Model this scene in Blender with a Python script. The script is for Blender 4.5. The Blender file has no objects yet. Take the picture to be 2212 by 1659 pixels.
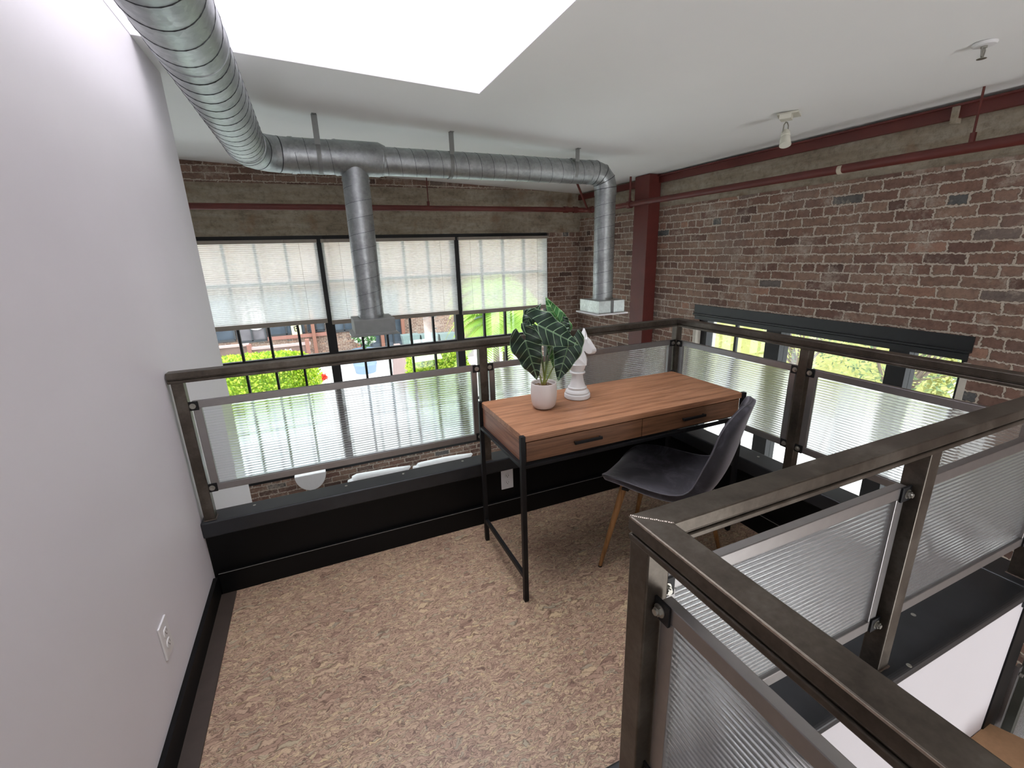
import bpy, bmesh, math, random
from mathutils import Vector, Matrix
random.seed(7)
PI = math.pi
S = bpy.context.scene
COL = S.collection

# ------------------------------------------------------------------ camera
CAM = Vector((0, 0, 1.45))
R_ = Vector((0.91937, -0.39220, -0.03047)); U_ = Vector((0.13774, 0.24797, 0.95892)); F_ = Vector((0.37680, 0.88328, -0.27913))
def _axes():
    y, t, r = 4.03197823e-01, -2.82886590e-01, -3.04698365e-02
    f = Vector((math.sin(y)*math.cos(t), math.cos(y)*math.cos(t), math.sin(t)))
    r0 = Vector((math.cos(y), -math.sin(y), 0)); u0 = r0.cross(f)
    return math.cos(r)*r0+math.sin(r)*u0, -math.sin(r)*r0+math.cos(r)*u0, f
R_, U_, F_ = _axes()
FPX = 974.4155
cd = bpy.data.cameras.new('camera'); cam = bpy.data.objects.new('camera', cd); COL.objects.link(cam)
m = Matrix((( R_.x, U_.x, -F_.x, CAM.x), (R_.y, U_.y, -F_.y, CAM.y), (R_.z, U_.z, -F_.z, CAM.z), (0, 0, 0, 1)))
cam.matrix_world = m
cd.sensor_width = 36; cd.sensor_fit = 'HORIZONTAL'; cd.lens = 36*FPX/2212
cd.clip_start = .02; cd.clip_end = 200
S.camera = cam
def at(px, py, Y):
    """world point where the sight line through a photo pixel meets the plane y = Y"""
    d = R_*((px-1106)/FPX) - U_*((py-829.5)/FPX) + F_
    return CAM + d*(Y/d.y)

# ------------------------------------------------------------------ light
S.view_settings.view_transform = 'Standard'; S.view_settings.look = 'None'
S.view_settings.gamma = 1; S.view_settings.use_curve_mapping = False
S.view_settings.exposure = 0.1
S.cycles.transparent_max_bounces = 32
w = bpy.data.worlds.new('overcast_sky'); S.world = w; w.use_nodes = True
bg = w.node_tree.nodes['Background']; bg.inputs[0].default_value = (.93, .955, 1, 1); bg.inputs[1].default_value = 4.6
def area(name, loc, rot, sx, sy, power=None, portal=False, color=(1, 1, 1)):
    l = bpy.data.lights.new(name, 'AREA'); l.shape = 'RECTANGLE'; l.size = sx; l.size_y = sy
    if power: l.energy = power
    l.color = color
    l.cycles.is_portal = portal
    o = bpy.data.objects.new(name, l); o.location = loc; o.rotation_euler = rot; COL.objects.link(o); return o
ZC = lambda x: 2.42-.0488*(x+.58)
area('daylight_skylight', (.23, 1.78, 4.15), (0, 0, 0), 1.5, 2.0, power=68, color=(.97, .98, 1))
area('portal_back_window', (.7, 6.0, .25), (PI/2, 0, PI), 4.8, 2.9, portal=True)
area('portal_right_window', (3.9, 2.43, -.25), (PI/2, 0, PI/2+PI), 2.2, 2.1, portal=True)
area('fill_rear', (.25, -3.15, 1.4), (PI/2+.1, 0, 0), 1.4, .9, power=18, color=(1, .97, .94))  # added fill lamp behind the camera, brightens the stairwell and near faces
area('fill_lower_rear', (2.95, -3.1, -1.3), (PI/2+.95, 0, -.12), 1.2, 1.8, power=68, color=(.98, 1, 1))  # added low fill lamp behind the camera, lifts the right side of the ceiling

# ------------------------------------------------------------------ node helpers
def newmat(name):
    m = bpy.data.materials.new(name); m.use_nodes = True
    nt = m.node_tree; nt.nodes.clear()
    out = nt.nodes.new('ShaderNodeOutputMaterial')
    return m, nt, out
def N(nt, t, **kw):
    n = nt.nodes.new('ShaderNode'+t)
    for k, v in kw.items():
        if k.startswith('i_'):
            key = k[2:].replace('_', ' ')
            n.inputs[key].default_value = v
        else: setattr(n, k, v)
    return n
def L(nt, a, b): nt.links.new(a, b)
def math_(nt, op, a, b=None, c=None):
    n = nt.nodes.new('ShaderNodeMath'); n.operation = op
    for i, v in enumerate((a, b, c)):
        if v is None: continue
        if isinstance(v, (int, float)): n.inputs[i].default_value = v
        else: L(nt, v, n.inputs[i])
    return n.outputs[0]
def ramp(nt, fac, stops, interp='LINEAR'):
    n = nt.nodes.new('ShaderNodeValToRGB'); n.color_ramp.interpolation = interp
    e = n.color_ramp.elements
    while len(e) < len(stops): e.new(.5)
    for i, (p, c) in enumerate(stops):
        e[i].position = p; e[i].color = (*c, 1) if len(c) == 3 else c
    L(nt, fac, n.inputs[0]); return n.outputs[0]
def mix(nt, fac, a, b, mode='MIX'):
    n = nt.nodes.new('ShaderNodeMixRGB'); n.blend_type = mode
    for i, v in ((0, fac), (1, a), (2, b)):
        if isinstance(v, (int, float)): n.inputs[i].default_value = v
        elif isinstance(v, tuple): n.inputs[i].default_value = (*v, 1)
        else: L(nt, v, n.inputs[i])
    return n.outputs[0]
def noise(nt, vec, scale, detail=4, rough=.55, dist=0):
    n = nt.nodes.new('ShaderNodeTexNoise'); n.inputs['Scale'].default_value = scale
    n.inputs['Detail'].default_value = detail; n.inputs['Roughness'].default_value = rough
    n.inputs['Distortion'].default_value = dist
    if vec is not None: L(nt, vec, n.inputs['Vector'])
    return n
def pos(nt): return nt.nodes.new('ShaderNodeNewGeometry').outputs['Position']
def objc(nt): return nt.nodes.new('ShaderNodeTexCoord').outputs['Object']
def scalev(nt, v, s):
    n = nt.nodes.new('ShaderNodeVectorMath'); n.operation = 'MULTIPLY'; L(nt, v, n.inputs[0]); n.inputs[1].default_value = s
    return n.outputs[0]
def bump(nt, h, strength, dist=.01):
    b = nt.nodes.new('ShaderNodeBump'); b.inputs['Strength'].default_value = strength; b.inputs['Distance'].default_value = dist
    L(nt, h, b.inputs['Height']); return b.outputs[0]
def bsdf(nt, out, color, rough=.5, metal=0, nrm=None, **kw):
    p = nt.nodes.new('ShaderNodeBsdfPrincipled')
    for k, v in (('Base Color', color), ('Roughness', rough), ('Metallic', metal)):
        if isinstance(v, (int, float)): p.inputs[k].default_value = v
        elif isinstance(v, tuple): p.inputs[k].default_value = (*v, 1)
        else: L(nt, v, p.inputs[k])
    if nrm is not None: L(nt, nrm, p.inputs['Normal'])
    for k, v in kw.items(): p.inputs[k.replace('_', ' ')].default_value = v
    L(nt, p.outputs[0], out.inputs[0]); return p
def lin(r, g, b):
    f = lambda c: (c/255/12.92) if c/255 <= .04045 else ((c/255+.055)/1.055)**2.4
    return (f(r), f(g), f(b))
MATS = {}
def plain(name, c, rough=.5, metal=0, var=.06, scale=25, bmp=0, **kw):
    if name in MATS: return MATS[name]
    m, nt, out = newmat(name)
    n = noise(nt, objc(nt), scale, 3)
    col = mix(nt, ramp(nt, n.outputs[0], [(.3, (0, 0, 0)), (.7, (1, 1, 1))]), tuple(x*(1-var) for x in c), tuple(min(1, x*(1+var)) for x in c))
    nr = bump(nt, n.outputs[0], bmp, .003) if bmp else None
    bsdf(nt, out, col, rough, metal, nr, **kw); MATS[name] = m; return m

white_wall = plain('white_paint', lin(226, 222, 226), .6, scale=3, var=.012)
white_ceil = plain('ceiling_paint', lin(238, 238, 236), .75, scale=2, var=.01)
def mk_brick(name, horiz):
    m, nt, out = newmat(name)
    p = pos(nt); sx = N(nt, 'SeparateXYZ'); L(nt, p, sx.inputs[0])
    nz = noise(nt, p, 9, 3); nf = noise(nt, p, 60, 3)
    off = math_(nt, 'MULTIPLY', math_(nt, 'SUBTRACT', nz.outputs[0], .5), .022)
    off2 = math_(nt, 'MULTIPLY', math_(nt, 'SUBTRACT', nf.outputs[0], .5), .03)
    o = math_(nt, 'ADD', off, off2)
    cb = N(nt, 'CombineXYZ')
    L(nt, math_(nt, 'ADD', sx.outputs[horiz], o), cb.inputs[0]); L(nt, math_(nt, 'ADD', sx.outputs[2], o), cb.inputs[1])
    def brick(mort, smooth):
        b = N(nt, 'TexBrick'); L(nt, cb.outputs[0], b.inputs['Vector'])
        b.offset = .5; b.offset_frequency = 2; b.squash = .5; b.squash_frequency = 6
        b.inputs['Color1'].default_value = (0, 0, 0, 1); b.inputs['Color2'].default_value = (1, 1, 1, 1); b.inputs['Mortar'].default_value = (.5, .5, .5, 1)
        b.inputs['Scale'].default_value = 1; b.inputs['Mortar Size'].default_value = mort; b.inputs['Mortar Smooth'].default_value = smooth
        b.inputs['Bias'].default_value = 0; b.inputs['Brick Width'].default_value = .212; b.inputs['Row Height'].default_value = .0685
        return b
    b = brick(.0075, .35)
    bc = ramp(nt, b.outputs['Color'], [(0, lin(96, 72, 62)), (.06, lin(116, 82, 68)), (.3, lin(132, 94, 76)), (.55, lin(140, 106, 86)), (.8, lin(152, 118, 96)), (.9, lin(138, 98, 78)), (.965, lin(178, 128, 98)), (.985, lin(98, 98, 96)), (1, lin(92, 94, 94))])
    n2 = noise(nt, p, 28, 5, .7); n3 = noise(nt, p, 2.3, 3)
    bc = mix(nt, .75, bc, ramp(nt, n2.outputs[0], [(.25, (.45, .42, .4)), (.5, (1, 1, 1)), (.75, (1.35, 1.3, 1.25))]), 'MULTIPLY')
    bc = mix(nt, ramp(nt, n3.outputs[0], [(.52, (0, 0, 0)), (.72, (.45, .45, .45))]), bc, lin(148, 128, 116))
    hs = N(nt, 'HueSaturation'); hs.inputs['Saturation'].default_value = .84; hs.inputs['Value'].default_value = .86; L(nt, bc, hs.inputs['Color']); bc = hs.outputs[0]
    mc = mix(nt, n2.outputs[0], lin(156, 142, 126), lin(214, 202, 188))
    fac = b.outputs['Fac']
    # smeared mortar patches
    n4 = noise(nt, p, 4.2, 7, .8)
    sm = ramp(nt, n4.outputs[0], [(.53, (0, 0, 0)), (.66, (.62, .62, .62))])
    fac2 = math_(nt, 'MAXIMUM', fac, sm)
    col = mix(nt, fac2, bc, mc)
    h = math_(nt, 'ADD', math_(nt, 'MULTIPLY', math_(nt, 'SUBTRACT', 1, fac), 1.0), math_(nt, 'MULTIPLY', n2.outputs[0], .45))
    bsdf(nt, out, col, .9, 0, bump(nt, h, .9, .012)); return m
brick_x = mk_brick('brick_courses_x', 0); brick_y = mk_brick('brick_courses_y', 1)
def mk_concrete():
    m, nt, out = newmat('board_formed_concrete')
    p = pos(nt); n1 = noise(nt, scalev(nt, p, (1, 1, 5)), 2.2, 8, .65, .4); n2 = noise(nt, p, 22, 8, .75)
    col = ramp(nt, n1.outputs[0], [(.28, lin(120, 108, 92)), (.45, lin(146, 134, 116)), (.6, lin(160, 150, 134)), (.8, lin(178, 168, 152))])
    col = mix(nt, .8, col, ramp(nt, n2.outputs[0], [(.3, (.5, .48, .45)), (.5, (1, 1, 1)), (.7, (1.25, 1.22, 1.2))]), 'MULTIPLY')
    n3 = noise(nt, p, 3.3, 3, .5)
    col = mix(nt, ramp(nt, n3.outputs[0], [(.62, (0, 0, 0)), (.7, (.5, .5, .5))]), col, lin(122, 88, 58))
    bsdf(nt, out, col, .9, 0, bump(nt, math_(nt, 'ADD', n1.outputs[0], n2.outputs[0]), .6, .01)); return m
concrete = mk_concrete()
def mk_floor():
    m, nt, out = newmat('pressed_strand_cork')
    p = pos(nt)
    # 0.9 m sheets with alternating strand direction
    col = None
    def strands(rot, sc, seed):
        mp = N(nt, 'Mapping'); mp.inputs['Rotation'].default_value = (0, 0, rot); mp.inputs['Scale'].default_value = (sc, sc*5, sc); mp.inputs['Location'].default_value = (seed, seed*.7, 0)
        nz = noise(nt, p, 22, 3); wob = N(nt, 'VectorMath'); wob.operation = 'SCALE'; wob.inputs['Scale'].default_value = .06
        L(nt, nz.outputs['Color'], wob.inputs[0]); ad = N(nt, 'VectorMath'); ad.operation = 'ADD'; L(nt, p, ad.inputs[0]); L(nt, wob.outputs[0], ad.inputs[1])
        L(nt, ad.outputs[0], mp.inputs[0])
        v = N(nt, 'TexVoronoi'); v.inputs['Scale'].default_value = 1; v.inputs['Randomness'].default_value = 1; L(nt, mp.outputs[0], v.inputs['Vector'])
        v2 = N(nt, 'TexVoronoi'); v2.feature = 'DISTANCE_TO_EDGE'; v2.inputs['Scale'].default_value = 1; L(nt, mp.outputs[0], v2.inputs['Vector'])
        hs = N(nt, 'SeparateColor'); L(nt, v.outputs['Color'], hs.inputs[0])
        return hs.outputs[0], v2.outputs['Distance']
    sel = noise(nt, p, 11, 2, .5)
    A = strands(.35, 46, 1.3); B = strands(1.9, 40, 5.1); C_ = strands(-.6, 15, 9.7)
    s1 = ramp(nt, sel.outputs[0], [(.47, (0, 0, 0)), (.5, (1, 1, 1))])
    s2 = ramp(nt, noise(nt, p, 9, 1).outputs[0], [(.60, (0, 0, 0)), (.612, (1, 1, 1))])
    def tri(i): return mix(nt, s2, mix(nt, s1, A[i], B[i]), C_[i])
    v = tri(0); d = tri(1)
    col = ramp(nt, v, [(0, lin(146, 118, 104)), (.15, lin(172, 144, 126)), (.42, lin(184, 156, 136)), (.6, lin(192, 166, 144)), (.8, lin(204, 182, 150)), (.9, lin(166, 156, 138)), (1, lin(210, 188, 150))])
    big = noise(nt, p, 3.2, 2)
    col = mix(nt, .4, col, ramp(nt, big.outputs[0], [(.35, (.84, .76, .74)), (.6, (1.1, 1.08, 1.0))]), 'MULTIPLY')
    edge = ramp(nt, d, [(0, (.2, .15, .13)), (.12, (1, 1, 1))])
    col = mix(nt, .8, col, edge, 'MULTIPLY')
    fine = noise(nt, scalev(nt, p, (1, 3, 1)), 120, 4)
    col = mix(nt, .5, col, ramp(nt, fine.outputs[0], [(.35, (.62, .58, .55)), (.6, (1.05, 1.03, 1.0))]), 'MULTIPLY')
    bsdf(nt, out, col, .38, 0, bump(nt, d, .12, .002)); return m
cork = mk_floor()
def mk_wood(name, a, b, c, rough=.45, along=0):
    m, nt, out = newmat(name)
    p = objc(nt); sc = [28, 28, 28]; sc[along] = 1.6
    n1 = noise(nt, scalev(nt, p, tuple(sc)), 1.4, 8, .68, .5)
    sc2 = [150, 150, 150]; sc2[along] = 5
    n2 = noise(nt, scalev(nt, p, tuple(sc2)), 1, 4, .6)
    col = ramp(nt, n1.outputs[0], [(.25, a), (.42, b), (.58, c), (.8, b)])
    col = mix(nt, .7, col, ramp(nt, n2.outputs[0], [(.35, (.6, .56, .52)), (.55, (1.08, 1.05, 1.02))]), 'MULTIPLY')
    bsdf(nt, out, col, rough, 0, bump(nt, n2.outputs[0], .15, .001)); return m
desk_wood = mk_wood('walnut_veneer_top', lin(104, 72, 52), lin(154, 108, 78), lin(178, 130, 98))
shaded_front_wood = mk_wood('shaded_front_veneer', lin(84, 58, 42), lin(116, 80, 56), lin(130, 92, 66))  # darker copy of the desktop veneer, shade on the fronts put in its colour
side_wood = mk_wood('side_veneer', lin(98, 64, 48), lin(142, 98, 76), lin(156, 110, 86), along=1)
leg_wood = mk_wood('oak_print_leg', lin(96, 66, 38), lin(140, 100, 60), lin(156, 114, 72), along=2)
black_metal = plain('black_powder_coat', (.008, .008, .009), .5, 0, .2, Specular_IOR_Level=.3)
black_paint = plain('black_paint', (.003, .003, .0032), .45, 0, .15, 6, Specular_IOR_Level=.18)
win_black = plain('window_frame_black', (.006, .006, .007), .6, 0, .1)
dark_steel = None
def mk_steel():
    m, nt, out = newmat('dark_mill_steel')
    p = pos(nt); n = noise(nt, p, 7, 6, .7); n2 = noise(nt, p, 90, 4, .6)
    col = ramp(nt, n.outputs[0], [(.3, lin(62, 56, 50)), (.5, lin(86, 79, 71)), (.66, lin(104, 98, 90)), (.8, lin(70, 61, 54))])
    col = mix(nt, .4, col, ramp(nt, n2.outputs[0], [(.3, (.7, .7, .7)), (.6, (1.1, 1.1, 1.1))]), 'MULTIPLY')
    rr = ramp(nt, n.outputs[0], [(.3, (.32, .32, .32)), (.7, (.48, .48, .48))])
    bsdf(nt, out, col, rr, .75, bump(nt, n2.outputs[0], .05, .001)); return m
dark_steel = mk_steel()
cap_steel = plain('blackened_steel_cap', lin(52, 54, 57), .38, .5, .15, 9)
weld = plain('bright_weld', lin(170, 160, 150), .35, .9, .25, 120, .4)
weld_dull = plain('dull_weld', lin(104, 92, 84), .5, .7, .3, 150)
alu = plain('anodised_aluminium', lin(150, 147, 146), .38, .85, .04, 40)
zinc = plain('zinc_bolt', lin(170, 168, 160), .35, .9, .1, 80)
red = plain('oxide_red_paint', lin(94, 38, 32), .5, 0, .12, 8)
white_plastic = plain('white_plastic', lin(226, 224, 224), .35, 0, .01)
cream_plastic = plain('cream_enamel', lin(216, 214, 200), .4, 0, .02)
dark_slot = plain('dark_slot', (.01, .01, .01), .6)
ceramic = plain('white_ceramic', lin(222, 214, 210), .45, 0, .01)
plaster = plain('white_plaster', lin(228, 228, 228), .5, 0, .015, 30, .05)
def mk_galv(name, c=(.50, .53, .535), patch=1):
    m, nt, out = newmat(name)
    p = pos(nt); n = noise(nt, p, 6, 5, .6)
    v = N(nt, 'TexVoronoi'); v.inputs['Scale'].default_value = 55; L(nt, p, v.inputs['Vector'])
    sp = N(nt, 'SeparateColor'); L(nt, v.outputs['Color'], sp.inputs[0])
    col = mix(nt, .35, ramp(nt, n.outputs[0], [(.3, tuple(x*.72 for x in c)), (.6, c), (.8, tuple(x*1.18 for x in c))]), mix(nt, sp.outputs[0], (.55, .55, .55), (1.0, 1.0, 1.0)), 'MULTIPLY')
    rr = math_(nt, 'ADD', .38, math_(nt, 'MULTIPLY', sp.outputs[1], .12))
    bsdf(nt, out, col, rr, .92, bump(nt, n.outputs[0], .06, .004)); return m
galv = mk_galv('galvanised_sheet', (.46, .485, .49)); seam_dark = plain('duct_seam', (.05, .055, .06), .5, .6)
def mk_blind():
    m, nt, out = newmat('cellular_blind_fabric')
    p = pos(nt); sx = N(nt, 'SeparateXYZ'); L(nt, p, sx.inputs[0])
    f = math_(nt, 'FRACT', math_(nt, 'MULTIPLY', sx.outputs[2], 1/.021))
    ln = ramp(nt, f, [(0, (.62, .62, .62)), (.1, (1, 1, 1)), (.9, (1, 1, 1)), (1, (.75, .75, .75))])
    n = noise(nt, scalev(nt, p, (60, 60, 300)), 1, 3)
    c = mix(nt, 1, ln, ramp(nt, n.outputs[0], [(.3, (.9, .89, .87)), (.7, (.98, .97, .95))]), 'MULTIPLY')
    t = N(nt, 'BsdfTranslucent'); L(nt, c, t.inputs[0]); d = N(nt, 'BsdfDiffuse'); L(nt, c, d.inputs[0])
    rf = N(nt, 'BsdfRefraction'); rf.inputs['IOR'].default_value = 1.02; rf.inputs['Roughness'].default_value = .35; L(nt, c, rf.inputs[0])
    tr = N(nt, 'BsdfTransparent'); L(nt, c, tr.inputs[0])
    def mx(f, a, b2):
        x = N(nt, 'MixShader'); x.inputs[0].default_value = f; L(nt, a, x.inputs[1]); L(nt, b2, x.inputs[2]); return x.outputs[0]
    L(nt, mx(.14, mx(.27, mx(.7, d.outputs[0], t.outputs[0]), rf.outputs[0]), tr.outputs[0]), out.inputs[0]); return m
blind_mat = mk_blind()
blind_rail = plain('blind_rail_taupe', lin(150, 140, 130), .6, 0, .02)
def mk_poly_skin():
    m, nt, out = newmat('polycarbonate_skin')
    tr = N(nt, 'BsdfTransparent'); tr.inputs[0].default_value = (.96, .975, .985, 1)
    df = N(nt, 'BsdfDiffuse'); df.inputs[0].default_value = (.92, .92, .93, 1); tl = N(nt, 'BsdfTranslucent'); tl.inputs[0].default_value = (.92, .94, .96, 1)
    gl = N(nt, 'BsdfGlossy'); gl.inputs['Roughness'].default_value = .2
    def mx(f, a, c):
        x = N(nt, 'MixShader'); L(nt, a, x.inputs[1]); L(nt, c, x.inputs[2])
        if isinstance(f, float): x.inputs[0].default_value = f
        else: L(nt, f, x.inputs[0])
        return x.outputs[0]
    fr = N(nt, 'LayerWeight'); fr.inputs[0].default_value = .35
    sx = N(nt, 'SeparateXYZ'); L(nt, pos(nt), sx.inputs[0])
    cz = N(nt, 'CombineXYZ'); L(nt, math_(nt, 'MULTIPLY', math_(nt, 'SINE', math_(nt, 'MULTIPLY', sx.outputs[2], 2*PI/.0116)), .22), cz.inputs[2])
    va = N(nt, 'VectorMath'); va.operation = 'ADD'; L(nt, nt.nodes.new('ShaderNodeNewGeometry').outputs['Normal'], va.inputs[0]); L(nt, cz.outputs[0], va.inputs[1])
    nn = N(nt, 'VectorMath'); nn.operation = 'NORMALIZE'; L(nt, va.outputs[0], nn.inputs[0])
    rf = N(nt, 'BsdfRefraction'); rf.inputs['IOR'].default_value = 1.3; rf.inputs['Roughness'].default_value = .02; rf.inputs[0].default_value = (.97, .985, .995, 1); L(nt, nn.outputs[0], rf.inputs['Normal'])
    L(nt, mx(math_(nt, 'MULTIPLY', fr.outputs['Fresnel'], .55), mx(.075, mx(.66, tr.outputs[0], rf.outputs[0]), mx(.5, df.outputs[0], tl.outputs[0])), gl.outputs[0]), out.inputs[0]); return m
def mk_poly_web():
    m, nt, out = newmat('polycarbonate_web')
    gl = N(nt, 'BsdfGlossy'); gl.inputs['Roughness'].default_value = .09; gl.inputs[0].default_value = (.95, .97, .98, 1)
    df = N(nt, 'BsdfDiffuse'); df.inputs[0].default_value = (.88, .88, .9, 1); tr = N(nt, 'BsdfTransparent'); tr.inputs[0].default_value = (.9, .92, .93, 1)
    def mx(f, a, c):
        x = N(nt, 'MixShader'); x.inputs[0].default_value = f; L(nt, a, x.inputs[1]); L(nt, c, x.inputs[2]); return x.outputs[0]
    L(nt, mx(.16, mx(.3, gl.outputs[0], df.outputs[0]), tr.outputs[0]), out.inputs[0]); return m
poly = mk_poly_skin(); poly_web = mk_poly_web()
def sheet(q, axis, u0, u1, c0, c1, z0, z1):
    """twin-wall sheet: two skins at c0 / c1 joined by horizontal webs"""
    P = (lambda u, v, z: (u, v, z)) if axis == 0 else (lambda u, v, z: (v, u, z))
    if axis == 0: q.box(u0, u1, c0, c1, z0, z1, 0)
    else: q.box(c0, c1, u0, u1, z0, z1, 0)
    n = int((z1-z0)/.0116)
    for i in range(1, n):
        z = z0+i*.0116; d0, d1 = c0+.0006, c1-.0006; q.add([P(u0, d0, z), P(u1, d0, z), P(u1, d1, z), P(u0, d1, z)], [(0, 1, 2, 3)], 1)
    return q
def mk_glass():
    m, nt, out = newmat('window_glass')
    tr = N(nt, 'BsdfTransparent'); tr.inputs[0].default_value = (.93, .955, .95, 1)
    gl = N(nt, 'BsdfGlossy'); gl.inputs['Roughness'].default_value = .01
    x = N(nt, 'MixShader'); x.inputs[0].default_value = .05; L(nt, tr.outputs[0], x.inputs[1]); L(nt, gl.outputs[0], x.inputs[2]); L(nt, x.outputs[0], out.inputs[0]); return m
glass = mk_glass()
def mk_velvet():
    m, nt, out = newmat('charcoal_velvet')
    p = objc(nt); n = noise(nt, p, 9, 5, .65, .8)
    c = ramp(nt, n.outputs[0], [(.3, lin(24, 23, 27)), (.5, lin(44, 42, 48)), (.7, lin(80, 77, 86))])
    b = bsdf(nt, out, c, .85, 0, bump(nt, noise(nt, p, 400, 2).outputs[0], .1, .001))
    b.inputs['Sheen Weight'].default_value = .9; b.inputs['Sheen Roughness'].default_value = .35; b.inputs['Sheen Tint'].default_value = (.75, .72, .8, 1); return m
velvet = mk_velvet()
def mk_leaf(name, dark, lite, vein):
    m, nt, out = newmat(name)
    u1 = N(nt, 'UVMap'); u1.uv_map = 'shape'; u2 = N(nt, 'UVMap'); u2.uv_map = 'edge'
    a = N(nt, 'SeparateXYZ'); L(nt, u1.outputs[0], a.inputs[0]); e = N(nt, 'SeparateXYZ'); L(nt, u2.outputs[0], e.inputs[0])
    s, t = a.outputs[0], math_(nt, 'ABSOLUTE', a.outputs[1])
    mid = math_(nt, 'MULTIPLY', math_(nt, 'LESS_THAN', t, .035), math_(nt, 'GREATER_THAN', s, -.03))
    q = math_(nt, 'ADD', math_(nt, 'SUBTRACT', s, math_(nt, 'MULTIPLY', math_(nt, 'POWER', t, 1.3), .3)), 1.0)
    fr = math_(nt, 'ABSOLUTE', math_(nt, 'SUBTRACT', math_(nt, 'FRACT', math_(nt, 'MULTIPLY', q, 5.5)), .5))
    lat = math_(nt, 'LESS_THAN', fr, math_(nt, 'SUBTRACT', .06, math_(nt, 'MULTIPLY', t, .04)))
    edge = math_(nt, 'GREATER_THAN', e.outputs[0], .955)
    v = math_(nt, 'MAXIMUM', math_(nt, 'MAXIMUM', mid, lat), edge)
    n = noise(nt, objc(nt), 30, 3)
    c = mix(nt, n.outputs[0], dark, lite)
    bsdf(nt, out, mix(nt, v, c, vein), .42, 0, bump(nt, v, -.15, .002)); return m
leaf_dark = mk_leaf('dark_veined_leaf', lin(14, 34, 26), lin(26, 54, 38), lin(128, 156, 122))
leaf_green = mk_leaf('green_veined_leaf', lin(28, 84, 34), lin(52, 120, 48), lin(150, 190, 130))
def mk_stem():
    m, nt, out = newmat('plant_stem')
    g = N(nt, 'SeparateXYZ'); L(nt, pos(nt), g.inputs[0])
    f = math_(nt, 'MULTIPLY', math_(nt, 'SUBTRACT', g.outputs[2], .86), 8)
    bsdf(nt, out, ramp(nt, f, [(0, lin(150, 90, 60)), (.25, lin(140, 150, 70)), (1, lin(60, 74, 48))]), .5); return m
stem_mat = mk_stem()
gravel = plain('potting_gravel', lin(120, 96, 76), .9, 0, .6, 160, .8)

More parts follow.
